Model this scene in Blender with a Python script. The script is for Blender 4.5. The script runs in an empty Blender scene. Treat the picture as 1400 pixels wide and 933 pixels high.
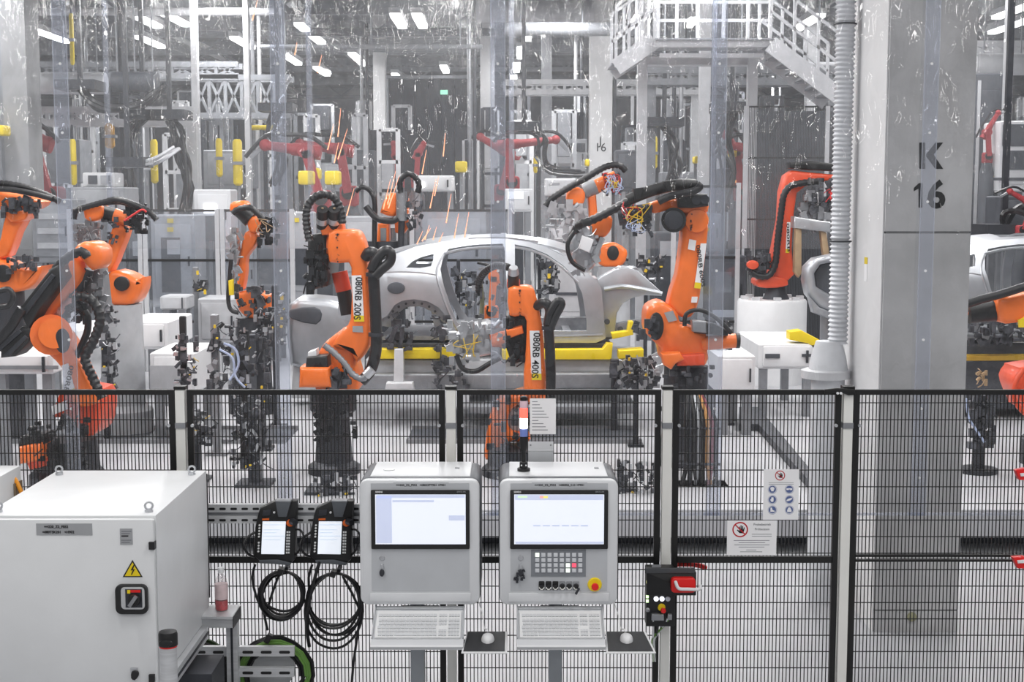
import bpy, bmesh, math, random
from math import sin, cos, pi, radians
from mathutils import Vector, Matrix

sc = bpy.context.scene
COL = sc.collection
# ------------------------------------------------------------------ camera
FPX, HOR, CAMZ = 1900.0, 270.0, 3.2          # focal length in px of a 1400x933 frame, horizon row, eye height
TILT = math.atan((466.5 - HOR) / FPX)
CT, ST = cos(TILT), sin(TILT)
cam_d = bpy.data.cameras.new('camera'); cam = bpy.data.objects.new('camera', cam_d); COL.objects.link(cam)
cam.location = (0, 0, CAMZ); cam.rotation_euler = (pi / 2 - TILT, 0, 0)
cam_d.sensor_width = 36; cam_d.lens = 36 * FPX / 1400; cam_d.clip_end = 300
sc.camera = cam
# ------------------------------------------------------------------ view, world, hall light
sc.view_settings.view_transform = 'Standard'; sc.view_settings.look = 'None'
sc.view_settings.exposure = 0.0; sc.view_settings.gamma = 1.0
sc.view_settings.use_curve_mapping = False
sc.cycles.transparent_max_bounces = 24
sc.cycles.max_bounces = 6; sc.cycles.diffuse_bounces = 3; sc.cycles.glossy_bounces = 3
sc.cycles.sample_clamp_indirect = 6
w = bpy.data.worlds.new('world'); sc.world = w; w.use_nodes = True
w.node_tree.nodes['Background'].inputs[0].default_value = (0.93, 0.96, 1.0, 1)
w.node_tree.nodes['Background'].inputs[1].default_value = 0.29
def area(name, loc, sx, sy, power, col=(1, .98, .96), rot=(0, 0, 0)):
    l = bpy.data.lights.new(name, 'AREA'); l.shape = 'RECTANGLE'; l.size = sx; l.size_y = sy
    l.energy = power; l.color = col
    o = bpy.data.objects.new(name, l); COL.objects.link(o); o.location = loc; o.rotation_euler = rot
    return o
# rows of ceiling luminaires: over the aisle with the photographer, over the cell, over the hall behind
for x in (-7, -2.5, 2, 6.5):
    for y in (-7, -1.5, 4.2):
        area('aisle_lamp', (x, y, 7.2), .5, 3.2, 116)
for x in (-9, -5, -1, 3, 7):
    for y in (11.2, 16.5, 22):
        area('cell_lamp', (x, y, 7.0), .5, 3.2, 200)
for x in (-13, -6, 1, 8):
    for y in (29, 38, 47):
        area('hall_lamp', (x, y, 7.3), .6, 3.5, 400)

# ------------------------------------------------------------------ materials
def srgb(r, g, b):
    f = lambda c: (c / 255 / 12.92) if c / 255 <= .04045 else ((c / 255 + .055) / 1.055) ** 2.4
    return (f(r), f(g), f(b), 1)
MATS = {}
def mat(name, rgb, rough=.5, metal=0, var=.06, scale=6, bump=0, emit=0, coat=0, bscale=None, stretch=(1, 1, 1)):
    if name in MATS: return MATS[name]
    m = bpy.data.materials.new(name); m.use_nodes = True; nt = m.node_tree; N = nt.nodes; L = nt.links
    p = N['Principled BSDF']; c = srgb(*rgb)
    p.inputs['Roughness'].default_value = rough; p.inputs['Metallic'].default_value = metal
    p.inputs['Coat Weight'].default_value = coat
    tc = N.new('ShaderNodeTexCoord'); mp = N.new('ShaderNodeMapping'); L.new(tc.outputs['Object'], mp.inputs[0])
    mp.inputs['Scale'].default_value = stretch
    nz = N.new('ShaderNodeTexNoise'); nz.inputs['Scale'].default_value = scale; nz.inputs['Detail'].default_value = 6
    L.new(mp.outputs[0], nz.inputs['Vector'])
    rp = N.new('ShaderNodeValToRGB')
    rp.color_ramp.elements[0].position = .3; rp.color_ramp.elements[1].position = .7
    rp.color_ramp.elements[0].color = tuple(max(0, v * (1 - 2 * var)) for v in c[:3]) + (1,)
    rp.color_ramp.elements[1].color = tuple(min(1, v * (1 + var)) for v in c[:3]) + (1,)
    L.new(nz.outputs['Fac'], rp.inputs[0]); L.new(rp.outputs[0], p.inputs['Base Color'])
    if bump:
        n2 = N.new('ShaderNodeTexNoise'); n2.inputs['Scale'].default_value = bscale or scale * 6; n2.inputs['Detail'].default_value = 4
        L.new(mp.outputs[0], n2.inputs['Vector'])
        b = N.new('ShaderNodeBump'); b.inputs['Strength'].default_value = bump; b.inputs['Distance'].default_value = .01
        L.new(n2.outputs['Fac'], b.inputs['Height']); L.new(b.outputs[0], p.inputs['Normal'])
    if emit:
        L.new(rp.outputs[0], p.inputs['Emission Color']); p.inputs['Emission Strength'].default_value = emit
    MATS[name] = m
    return m
ORANGE = mat('robot_orange', (247, 120, 42), .38, var=.05, coat=.25)
REDOR = mat('robot_red_orange', (226, 80, 42), .42, var=.06, coat=.2)
FARRED = mat('robot_red', (160, 48, 54), .6, var=.06)
BLACK = mat('black_plastic', (24, 24, 26), .45, var=.1)
RUBBER = mat('black_hose', (30, 30, 33), .38, var=.12, scale=20)
DARK = mat('dark_metal', (58, 60, 66), .45, .4, var=.12)
FRAME = mat('fence_black', (18, 18, 19), .5, var=.05)
GREY = mat('grey_metal', (150, 152, 156), .42, .55, var=.1)
SILVER = mat('silver_metal', (200, 202, 206), .32, .75, var=.1)
ALU = mat('brushed_aluminium', (198, 200, 203), .4, .3, var=.06, stretch=(1, 1, 12))
WHITE = mat('white_paint', (228, 229, 231), .45, var=.02)
CREAM = mat('post_white', (226, 226, 222), .5, var=.02)
CABW = mat('cabinet_white', (216, 218, 220), .38, var=.015, bump=.03, bscale=160)
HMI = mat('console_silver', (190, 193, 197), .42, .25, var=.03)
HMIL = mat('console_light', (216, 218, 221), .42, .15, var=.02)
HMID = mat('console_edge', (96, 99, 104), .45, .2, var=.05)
KEYW = mat('key_white', (226, 227, 228), .5, var=.02)
YELLOW = mat('yellow_paint', (236, 208, 20), .45, var=.05)
RED = mat('red_plastic', (222, 26, 24), .35, var=.04)
BLUE = mat('blue_print', (84, 100, 150), .6, var=.03)
INK = mat('black_ink', (22, 22, 24), .7, var=.02)
GREYINK = mat('grey_ink', (120, 122, 128), .7, var=.02)
PAPER = mat('paper', (236, 236, 238), .7, var=.015)
TAGG = mat('silver_sticker', (168, 170, 173), .4, .3, var=.05)
CONC = mat('concrete', (194, 194, 195), .85, var=.15, scale=1.5, bump=.2, bscale=30)
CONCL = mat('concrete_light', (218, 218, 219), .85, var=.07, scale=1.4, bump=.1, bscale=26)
CAR = mat('bare_body_metal', (182, 185, 190), .34, .7, var=.05)
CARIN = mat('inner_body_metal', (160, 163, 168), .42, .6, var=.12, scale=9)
STEELW = mat('white_steel', (205, 206, 209), .5, .1, var=.05)
STEELG = mat('grey_steel', (140, 143, 148), .5, .2, var=.08)
BGREY = mat('machine_grey', (176, 178, 182), .5, var=.06)
BDARK = mat('machine_dark', (74, 77, 84), .55, var=.12)
GREEN = mat('green_cable', (96, 138, 62), .45, var=.06)
TAN = mat('copper_strap', (176, 150, 118), .45, .3, var=.12)
WIRE_Y = mat('yellow_wire', (226, 190, 40), .5); WIRE_R = mat('red_wire', (206, 44, 44), .5); WIRE_B = mat('pale_wire', (176, 190, 220), .5)
LAMP = mat('lamp_white', (255, 253, 250), .5, var=0, emit=9)
SPARK = mat('spark_glow', (255, 172, 132), .5, var=0, emit=1.0)

def glassy(name, tint, haze, gloss_rough, bump, bscale, stretch, refl=.05, hazecol=(.9, .92, .96, 1), topbump=0, dist=.02, detail=3):
    """clear film: see-through with a thin haze and a wrinkled gloss"""
    m = bpy.data.materials.new(name); m.use_nodes = True; nt = m.node_tree; N = nt.nodes; L = nt.links
    N.remove(N['Principled BSDF']); out = N['Material Output']
    tr = N.new('ShaderNodeBsdfTransparent'); tr.inputs[0].default_value = tint
    df = N.new('ShaderNodeBsdfDiffuse'); df.inputs[0].default_value = hazecol
    tl = N.new('ShaderNodeBsdfTranslucent'); tl.inputs[0].default_value = hazecol
    gl = N.new('ShaderNodeBsdfGlossy'); gl.inputs['Roughness'].default_value = gloss_rough
    tc = N.new('ShaderNodeTexCoord'); mp = N.new('ShaderNodeMapping'); mp.inputs['Scale'].default_value = stretch
    L.new(tc.outputs['Object'], mp.inputs[0])
    nz = N.new('ShaderNodeTexNoise'); nz.inputs['Scale'].default_value = bscale; nz.inputs['Detail'].default_value = detail
    nz.inputs['Distortion'].default_value = .6
    L.new(mp.outputs[0], nz.inputs['Vector'])
    b = N.new('ShaderNodeBump'); b.inputs['Strength'].default_value = bump; b.inputs['Distance'].default_value = dist
    L.new(nz.outputs['Fac'], b.inputs['Height']); L.new(b.outputs[0], gl.inputs['Normal'])
    if topbump:   # the film is more creased near its hanging rail
        sx = N.new('ShaderNodeSeparateXYZ'); L.new(tc.outputs['Object'], sx.inputs[0])
        mr = N.new('ShaderNodeMapRange'); L.new(sx.outputs[2], mr.inputs[0])
        mr.inputs[1].default_value = topbump[0]; mr.inputs[2].default_value = topbump[1]
        mr.inputs[3].default_value = bump * .15; mr.inputs[4].default_value = bump
        L.new(mr.outputs[0], b.inputs['Strength'])
    ad = N.new('ShaderNodeMixShader'); ad.inputs[0].default_value = .5
    L.new(df.outputs[0], ad.inputs[1]); L.new(tl.outputs[0], ad.inputs[2])
    m1 = N.new('ShaderNodeMixShader'); m1.inputs[0].default_value = haze
    L.new(tr.outputs[0], m1.inputs[1]); L.new(ad.outputs[0], m1.inputs[2])
    m2 = N.new('ShaderNodeMixShader'); m2.inputs[0].default_value = refl
    L.new(m1.outputs[0], m2.inputs[1]); L.new(gl.outputs[0], m2.inputs[2])
    L.new(m2.outputs[0], out.inputs[0])
    MATS[name] = m
    return m
CLUT = mat('clutter_metal', (86, 88, 94), .4, .4, var=.45, scale=9)
BCLUT = mat('dark_clutter', (36, 37, 41), .42, .2, var=.42, scale=9)
FILM = glassy('clear_film', (.955, .96, .97, 1), .008, .05, 1.0, 2.4, (4, 1, 1.3), .06, topbump=(1.5, 2.2), dist=.13, detail=1.2)
SEAM = glassy('film_seam', (.88, .895, .93, 1), .075, .1, .6, 8, (6, 1, .8), .04, hazecol=(.88, .9, .95, 1))
WELT = glassy('film_welt', (.8, .82, .88, 1), .3, .15, .5, 8, (6, 1, .8), .08)
FILM2 = glassy('hazy_film', (.94, .945, .955, 1), .09, .12, .8, 4, (2.5, 1, .6), .05)
BOTTLE = glassy('clear_bottle', (.95, .93, .93, 1), .1, .05, .1, 20, (1, 1, 1), .1)
ACRYL = glassy('clear_pane', (.86, .88, .91, 1), .08, .06, .05, 5, (1, 1, 1), .07)

# ------------------------------------------------------------------ geometry helpers
def at(px, py, Y):
    """the world point at depth Y that the camera sees at a pixel of the 1400x933 frame"""
    b = 466.5 - py; dy = FPX * CT + b * ST; t = Y / dy
    return Vector(((px - 700) * t, Y, CAMZ + (-FPX * ST + b * CT) * t))
def mpp(Y): return Y / FPX
def catmull(pts, n=4, closed=False):
    out = []; k = len(pts)
    for i in range(k if closed else k - 1):
        if closed: p0, p1, p2, p3 = (pts[(i + j - 1) % k] for j in range(4))
        else: p0, p1, p2, p3 = pts[max(i - 1, 0)], pts[i], pts[i + 1], pts[min(i + 2, k - 1)]
        for s in range(n):
            t = s / n
            out.append(.5 * ((2 * p1) + (p2 - p0) * t + (2 * p0 - 5 * p1 + 4 * p2 - p3) * t * t + (3 * p1 - p0 - 3 * p2 + p3) * t ** 3))
    if not closed: out.append(pts[-1].copy())
    return out
def rrect(x0, x1, z0, z1, r, n=4):
    out = []
    for cx, cz, a in ((x1 - r, z1 - r, 0), (x0 + r, z1 - r, 90), (x0 + r, z0 + r, 180), (x1 - r, z0 + r, 270)):
        for i in range(n + 1):
            t = radians(a + 90 * i / n); out.append((cx + r * cos(t), cz + r * sin(t)))
    return out
def ell(cx, cz, rx, rz, n=20): return [(cx + rx * cos(2 * pi * i / n), cz + rz * sin(2 * pi * i / n)) for i in range(n)]

class MB:
    def __init__(s): s.v = []; s.f = []
    def add(s, vs, fs):
        o = len(s.v); s.v += [Vector(v) for v in vs]; s.f += [[i + o for i in f] for f in fs]; return s
    def bx(s, x0, x1, y0, y1, z0, z1):
        return s.add([(x, y, z) for z in (z0, z1) for y in (y0, y1) for x in (x0, x1)],
                     [(0, 2, 3, 1), (4, 5, 7, 6), (0, 1, 5, 4), (2, 6, 7, 3), (0, 4, 6, 2), (1, 3, 7, 5)])
    def box(s, c, d, rot=None):
        m = rot.to_matrix() if rot is not None and hasattr(rot, 'to_matrix') else rot
        vs = []
        for z in (-.5, .5):
            for y in (-.5, .5):
                for x in (-.5, .5):
                    q = Vector((x * d[0], y * d[1], z * d[2])); q = m @ q if m is not None else q
                    vs.append(Vector(c) + q)
        return s.add(vs, [(0, 2, 3, 1), (4, 5, 7, 6), (0, 1, 5, 4), (2, 6, 7, 3), (0, 4, 6, 2), (1, 3, 7, 5)])
    def bar(s, p, q, a, b):
        """square bar from p to q, a wide, b deep"""
        p = Vector(p); q = Vector(q); d = q - p
        z = d.normalized(); y = Vector((0, 1, 0)) if abs(z.y) < .9 else Vector((1, 0, 0))
        x = y.cross(z).normalized(); y = z.cross(x)
        return s.box((p + q) / 2, (a, b, d.length), Matrix((x, y, z)).transposed())
    def cyl(s, p, q, r, r2=None, n=16):
        p = Vector(p); q = Vector(q); r2 = r if r2 is None else r2
        z = (q - p).normalized(); y = Vector((0, 1, 0)) if abs(z.y) < .9 else Vector((1, 0, 0))
        x = y.cross(z).normalized(); y = z.cross(x)
        vs = []
        for c, rr in ((p, r), (q, r2)):
            for i in range(n):
                a = 2 * pi * i / n; vs.append(c + x * (rr * cos(a)) + y * (rr * sin(a)))
        return s.add(vs, [(i, (i + 1) % n, n + (i + 1) % n, n + i) for i in range(n)] + [tuple(range(n))[::-1], tuple(range(n, 2 * n))])
    def tube(s, pts, r, n=8, sm=3, rib=0, closed=False):
        pts = [Vector(p) for p in pts]
        if sm and len(pts) > 2: pts = catmull(pts, sm, closed)
        if rib:   # corrugated hose
            L = sum((pts[i + 1] - pts[i]).length for i in range(len(pts) - 1)); k = max(4, int(L / rib))
            acc = 0; res = []; tgt = 0; step = L / k
            for i in range(len(pts) - 1):
                d = (pts[i + 1] - pts[i]).length
                while tgt <= acc + d + 1e-9 and len(res) < k: res.append(pts[i].lerp(pts[i + 1], (tgt - acc) / max(d, 1e-9))); tgt += step
                acc += d
            pts = res + [pts[-1]]
        k = len(pts); vs = []; up = None
        for i in range(k):
            if closed: t = pts[(i + 1) % k] - pts[i - 1]
            else: t = pts[min(i + 1, k - 1)] - pts[max(i - 1, 0)]
            t = t.normalized() if t.length else Vector((0, 0, 1))
            if up is None: up = Vector((0, 1, 0)) if abs(t.y) < .9 else Vector((1, 0, 0))
            x = up.cross(t); x = x.normalized() if x.length > 1e-6 else Vector((1, 0, 0)); up = t.cross(x).normalized()
            rr = r * (1 - .2 * (i % 2)) if rib else r
            for j in range(n):
                a = 2 * pi * j / n; vs.append(pts[i] + x * (rr * cos(a)) + up * (rr * sin(a)))
        fs = [(i * n + j, i * n + (j + 1) % n, (i + 1) % k * n + (j + 1) % n, (i + 1) % k * n + j) for i in range(k if closed else k - 1) for j in range(n)]
        if not closed: fs += [tuple(range(n))[::-1], tuple(range((k - 1) * n, k * n))]
        return s.add(vs, fs)
    def prism(s, pts, y0, y1, b=0, seg=2, axis='y'):
        """outline (x,z) pushed from y0 to y1, rims rounded by b"""
        P = [Vector((p[0], p[1])) for p in pts]; n = len(P)
        ar = sum(P[i].x * P[(i + 1) % n].y - P[(i + 1) % n].x * P[i].y for i in range(n))
        if ar < 0: P.reverse()
        off = []
        for i in range(n):
            a = P[i] - P[i - 1]; c = P[(i + 1) % n] - P[i]
            a = a.normalized() if a.length else Vector((1, 0)); c = c.normalized() if c.length else a
            na = Vector((-a.y, a.x)); nc = Vector((-c.y, c.x)); m = na + nc
            m = m / max(m.dot(m) / 2, .5) if m.length > 1e-6 else na
            off.append(m)
        rings = []
        if b:
            for i in range(seg + 1):
                t = pi / 2 * i / seg; rings.append((b * (1 - sin(t)), y0 + b * (1 - cos(t))))
            for i in range(seg + 1):
                t = pi / 2 * (1 - i / seg); rings.append((b * (1 - sin(t)), y1 - b * (1 - cos(t))))
        else: rings = [(0, y0), (0, y1)]
        vs = []
        for ins, y in rings:
            for p, o in zip(P, off):
                q = p + o * ins
                vs.append((q.x, y, q.y) if axis == 'y' else (y, q.x, q.y) if axis == 'x' else (q.x, q.y, y))
        k = len(rings)
        fs = [(r * n + i, r * n + (i + 1) % n, (r + 1) * n + (i + 1) % n, (r + 1) * n + i) for r in range(k - 1) for i in range(n)]
        return s.add(vs, fs + [tuple(range(n))[::-1], tuple(range((k - 1) * n, k * n))])
    def pp(s, px, Y0, Y1, b=.02, sm=0, seg=2):
        """outline given as frame pixels at depth Y0, given a true thickness Y0..Y1"""
        q = [at(x, y, Y0) for x, y in px]
        if sm: q = catmull(q, sm, True)
        return s.prism([(p.x, p.z) for p in q], Y0, Y1, b, seg)
    def lathe(s, c, prof, n=20, axis='z'):
        c = Vector(c); vs = []
        for r, h in prof:
            for i in range(n):
                a = 2 * pi * i / n; u, v = r * cos(a), r * sin(a)
                vs.append(c + Vector((u, v, h) if axis == 'z' else (u, h, v) if axis == 'y' else (h, u, v)))
        k = len(prof)
        return s.add(vs, [(r * n + i, r * n + (i + 1) % n, (r + 1) * n + (i + 1) % n, (r + 1) * n + i) for r in range(k - 1) for i in range(n)]
                     + [tuple(range(n))[::-1], tuple(range((k - 1) * n, k * n))])
    def ball(s, c, r, sx=1, sy=1, sz=1, n=12):
        c = Vector(c); vs = []; m = n // 2
        for i in range(1, m):
            t = pi * i / m
            for j in range(n):
                a = 2 * pi * j / n; vs.append(c + Vector((r * sx * sin(t) * cos(a), r * sy * sin(t) * sin(a), r * sz * cos(t))))
        k = len(vs); vs += [c + Vector((0, 0, r * sz)), c - Vector((0, 0, r * sz))]
        fs = [(i * n + j, i * n + (j + 1) % n, (i + 1) * n + (j + 1) % n, (i + 1) * n + j) for i in range(m - 2) for j in range(n)]
        fs += [(k, (j + 1) % n, j) for j in range(n)] + [(k + 1, (m - 2) * n + j, (m - 2) * n + (j + 1) % n) for j in range(n)]
        return s.add(vs, fs)
    def mess(s, px0, px1, py0, py1, Y0, Y1, n, seed, lo=3, hi=9):
        """small machine pieces (blocks, pins, hoses) within a pixel box and depth range"""
        R = random.Random(seed)
        for i in range(n):
            Y = R.uniform(Y0, Y1); k = mpp(Y); c = at(R.uniform(px0, px1), R.uniform(py0, py1), Y)
            a, b2, d = (R.uniform(lo, hi) * k for _ in range(3)); t = R.random()
            if t < .6: s.box(c, (a, b2, d * R.choice((1, 1, 1.8))), Matrix.Rotation(R.choice((0, 0, 0, 0, .35, -.5)), 3, 'Y'))
            elif t < .85:
                v = Vector(R.choice(((0, 0, 1), (0, 0, 1), (1, 0, 0), (0, 1, 0), (.7, 0, .7)))) * hi * k * R.uniform(.4, .9)
                s.cyl(c - v * .6, c + v * .6, lo * k * R.uniform(.4, .9), n=10)
            else:
                v = Vector((R.uniform(-1, 1), R.uniform(-.3, .3), R.uniform(-1, 1))) * hi * k * .9
                s.tube([c - v, c + Vector((0, -.02, hi * k * R.uniform(-.6, .6))), c + v], lo * k * .25, 5)
        return s
    def wires(s, px0, px1, py0, py1, Y, n, seed, r=.55):
        R = random.Random(seed); w, h = px1 - px0, py1 - py0
        for i in range(n):
            a = at(px0 + w * R.random(), py0 + h * R.random() * .4, Y); b = at(px0 + w * R.random(), py0 + h * (.5 + .5 * R.random()), Y)
            c = (a + b) / 2 + Vector((R.uniform(-.5, .5) * w * mpp(Y), R.uniform(-.08, 0), R.uniform(-.4, .4) * h * mpp(Y)))
            s.tube([a, c, b], r * mpp(Y), 5, 4)
        return s
    def mesh(s, name, off=Vector()):
        me = bpy.data.meshes.new(name); me.from_pydata([v - off for v in s.v], [], s.f)
        bm = bmesh.new(); bm.from_mesh(me); bmesh.ops.recalc_face_normals(bm, faces=bm.faces); bm.to_mesh(me); bm.free()
        me.shade_smooth(); me.set_sharp_from_angle(angle=radians(38)); return me
    def build(s, name, m, parent=None, label=None, kind=None):
        off = Vector(); p = parent
        while p is not None: off += p.location; p = p.parent
        me = s.mesh(name, off); me.materials.append(m)
        o = bpy.data.objects.new(name, me); COL.objects.link(o); o.parent = parent
        if label: o['label'] = label
        if kind: o['kind'] = kind
        return o
def thing(name, label, cat, loc=(0, 0, 0), group=None):
    o = bpy.data.objects.new(name, None); COL.objects.link(o); o.location = loc; o.empty_display_size = .1
    o['label'] = label; o['category'] = cat
    if group: o['group'] = group
    return o
def tag(o, label, cat, group=None):
    o['label'] = label; o['category'] = cat
    if group: o['group'] = group
    return o
def struct(o, label=None):
    o['kind'] = 'structure'
    if label: o['label'] = label
    return o
def copy_tree(o, loc=None, parent=None, label=None, group=None):
    c = o.copy(); COL.objects.link(c); c.parent = parent
    if loc is not None: c.location = loc
    if label: c['label'] = label
    if group: c['group'] = group
    for ch in o.children: copy_tree(ch, None, c)
    return c
def text(s, size, M, name='lettering', m=None, parent=None, label=None, thick=.0006, align='CENTER', space=1.0, bold=0, fit=0):
    """flat lettering; M maps the text plane (x right, y up) into the world"""
    cu = bpy.data.curves.new('t', 'FONT'); cu.body = s; cu.size = size; cu.align_x = align; cu.align_y = 'CENTER'; cu.extrude = thick
    cu.space_character = space; cu.offset = bold; cu.resolution_u = 3
    o = bpy.data.objects.new('t', cu); COL.objects.link(o)
    me = bpy.data.meshes.new_from_object(o.evaluated_get(bpy.context.evaluated_depsgraph_get()))
    bpy.data.objects.remove(o); bpy.data.curves.remove(cu)
    if fit:
        xs = [v.co.x for v in me.vertices]; me.transform(Matrix.Diagonal((fit / (max(xs) - min(xs)), 1, 1, 1)))
    off = Vector(); p = parent
    while p is not None: off += p.location; p = p.parent
    me.transform(Matrix.Translation(-off) @ M); me.name = name; me.materials.clear(); me.materials.append(m or INK)
    ob = bpy.data.objects.new(name, me); COL.objects.link(ob); ob.parent = parent
    if label: ob['label'] = label
    return ob
def facing(loc, roll=0):
    """text frame on a wall that faces the camera (-Y); roll in degrees, clockwise positive"""
    return Matrix.Translation(loc) @ Matrix.Rotation(pi / 2, 4, 'X') @ Matrix.Rotation(-radians(roll), 4, 'Z')
# ================================================================== the hall
FLOORM = mat('floor_coating', (170, 171, 175), .42, var=.05, scale=.7)
DECKM = mat('deck_coating', (184, 185, 189), .45, var=.05, scale=.9)
WALLM = mat('hall_wall', (190, 192, 196), .7, var=.05, scale=.6)
CEILM = mat('hall_ceiling', (128, 130, 135), .75, var=.08, scale=.8)
struct(MB().bx(-30, 26, -14, 76, -.2, 0).build('floor', FLOORM))
DYF = 12.3
DZ = at(700, 697, DYF).z                     # top of the raised robot deck
dk = struct(MB().prism([(-29, DYF), (25, DYF), (25, 75), (-29, 75)], DZ - .26, DZ, .008, 1, 'z').build('floor_platform', DECKM))
struct(MB().bx(-29, 25, DYF + .35, DYF + .4, 0, DZ - .26).build('trim_platform_plinth', BDARK, dk))
struct(MB().bx(-30, 26, 75, 75.3, 0, 9).build('wall_back', WALLM))
struct(MB().bx(-30.3, -30, 9, 76, 0, 9).build('wall_left', WALLM))
struct(MB().bx(26, 26.3, 9, 76, 0, 9).build('wall_right', WALLM))
ce = struct(MB().bx(-30, 26, -14, 76, 9, 9.2).build('ceiling', CEILM))
for i, y in enumerate((26, 31, 36, 41, 46, 52, 58, 66)):       # roof trusses across the hall
    m = MB().bar((-30, y, 8.75), (26, y, 8.75), .3, .22).bar((-30, y, 7.9), (26, y, 7.9), .16, .16)
    x = -30
    while x < 25.5:
        m.bar((x, y, 7.95), (x + 1.0, y, 8.65), .07, .07).bar((x + 1.0, y, 8.65), (x + 2.0, y, 7.95), .07, .07); x += 2
    m.build('truss', STEELG, ce)
for x in (-19, -11, -6, -1.5, 4, 9, 15):
    MB().bar((x, 20, 8.5), (x, 75, 8.5), .2, .25).build('purlin', STEELW, ce)

def pillar(name, label, x0, x1, y0, y1, z0, m1, parts=()):
    t = thing(name, label, 'pillar', ((x0 + x1) / 2, (y0 + y1) / 2, z0))
    MB().prism([(x0, y0), (x1, y0), (x1, y1), (x0, y1)], z0, 9, .012, 1, 'z').build('shaft', m1, t)
    return t
# the near concrete pillar K 16
PY = 10.0
px0, px1 = at(1205, 500, PY).x, at(1321, 500, PY).x
kp = thing('concrete_pillar', 'wide concrete pillar marked K 16 standing right of the orange robots', 'pillar', ((px0 + px1) / 2, PY + .5, 0))
zj = at(1265, 318, PY).z
zb = at(1265, 835, PY).z
for i, (a, b) in enumerate(((0, zb - .006), (zb + .006, zj - .008), (zj + .008, 9))):
    MB().bx(px0, px1, PY, PY + 1.08, a, b).build('shaft_section', CONC, kp)
MB().bx(px0 + .008, px1 - .008, PY + .008, PY + 1.07, 0, 8.9).build('joint_core', mat('joint_dark', (120, 121, 122), .9), kp)
MB().bx(px0 - .012, px0 - .002, PY + .02, PY + 1.07, 0, 9).build('lit_side_face', CONCL, kp)  # paler skin on the left flank, its brighter light put into the colour
MB().prism(ell(at(1246, 843, PY).x, at(1246, 843, PY).z, .035, .035), PY - .03, PY, .01).build('anchor_plug', mat('plug', (150, 150, 120), .6), kp)
kl = MB().pp([(1257, 195), (1265, 195), (1265, 231), (1257, 231)], PY - .004, PY, 0)
kl.pp([(1266.5, 211), (1279, 195), (1289.5, 195), (1276.5, 211.5), (1289.5, 231), (1279, 231), (1266.5, 214)], PY - .004, PY, 0).build('letter', INK, kp)
MB().pp([(1256.5, 250.5), (1261, 250.5), (1261, 284), (1256, 284), (1256, 258), (1249.5, 261.5), (1249.5, 257)], PY - .004, PY, 0).build('numeral', INK, kp)
text('6', .27, facing(at(1280, 268, PY) + Vector((0, -.003, 0))), 'numeral', INK, kp, bold=.008)
q = at(1182, 368, 10.5); MB().bx(px0 - .016, px0 - .012, 10.42, 10.5, q.z - .09, q.z + .04).build('sticker', PAPER, kp)
MB().bx(px0 - .017, px0 - .012, 10.42, 10.5, q.z + .04, q.z + .09).build('sticker_band', YELLOW, kp)
# corrugated duct on its left flank
DY = 10.85
dx = px0 - .12
dt = thing('ribbed_duct', 'pale corrugated vertical air duct on the left flank of pillar K 16', 'duct', (dx, DY, 0))
z1 = at(1150, 470, DY).z
MB().tube([(dx, DY, z1), (dx, DY, 8.98)], .08, 18, sm=0, rib=.018).build('hose', mat('duct_grey', (214, 216, 220), .5, .15), dt)
MB().lathe((dx - .07, DY, 0), [(.155, z1 - .22), (.135, z1 - .1), (.1, z1 + .02)], 20).build('cone', mat('duct_cone', (214, 216, 220), .5, .1), dt)
MB().lathe((dx - .09, DY, 0), [(.19, z1 - .27), (.19, z1 - .21), (.16, z1 - .2)], 24).build('foot_plate', STEELW, dt)
MB().cyl((dx - .07, DY, 0), (dx - .07, DY, z1 - .26), .13, n=20).build('foot_pipe', mat('duct_grey', (214, 216, 220)), dt)
for py in (33, 330): MB().tube([(dx + .084 * cos(a), DY + .084 * sin(a), at(1150, py, DY).z) for a in (i * pi / 8 for i in range(16))], .006, 6, 1, closed=True).build('clamp_ring', DARK, dt)

# ================================================================== safety fence
FY = 7.75
FT, FM = at(700, 533, FY).z, at(700, 765, FY).z
WZ = (at(700, 551, FY).z - at(700, 643, FY).z) / 4
posts = [(-117, 'off'), (250, 'light grey fence post behind the big white cabinet'), (617, 'light grey fence post behind the left operator console'),
         (911, 'light grey fence post carrying the black interlock box'), (1156, 'light grey fence post in front of the K 16 pillar, right of the paper signs'), (1524, 'off')]
PX = [at(p, 640, FY).x for p, _ in posts]
for (p, lab), x in zip(posts, PX):
    if lab == 'off': continue
    t = thing('fence_post', lab, 'post', (x, FY, 0), 'fence posts')
    MB().prism([(x - .026, FY - .035), (x + .026, FY - .035), (x + .026, FY + .025), (x - .026, FY + .025)], .012, FT + .005, .004, 1, 'z').build('shaft', CREAM, t)
    MB().bx(x - .032, x + .032, FY - .04, FY + .032, FT + .005, FT + .022).build('cap', FRAME, t)
    MB().bx(x - .09, x + .09, FY - .07, FY + .07, 0, .012).build('foot_plate', CREAM, t)
    z = at(p, 581, FY).z
    MB().bx(x - .029, x + .029, FY - .04, FY + .028, z - .016, z + .016).build('clamp_band', GREY, t)
    for s in (-1, 1): MB().cyl((x + s * .066, FY - .036, z), (x + s * .066, FY - .02, z), .009, n=10).build('bolt', SILVER, t)
labs = ['black mesh fence panel left of the big white cabinet, orange robot behind', 'wide black mesh fence panel carrying the two teach pendants',
        'black mesh fence panel behind the right operator console', 'black mesh fence panel carrying the two paper safety signs',
        'black mesh fence panel in front of the concrete pillar']
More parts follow.
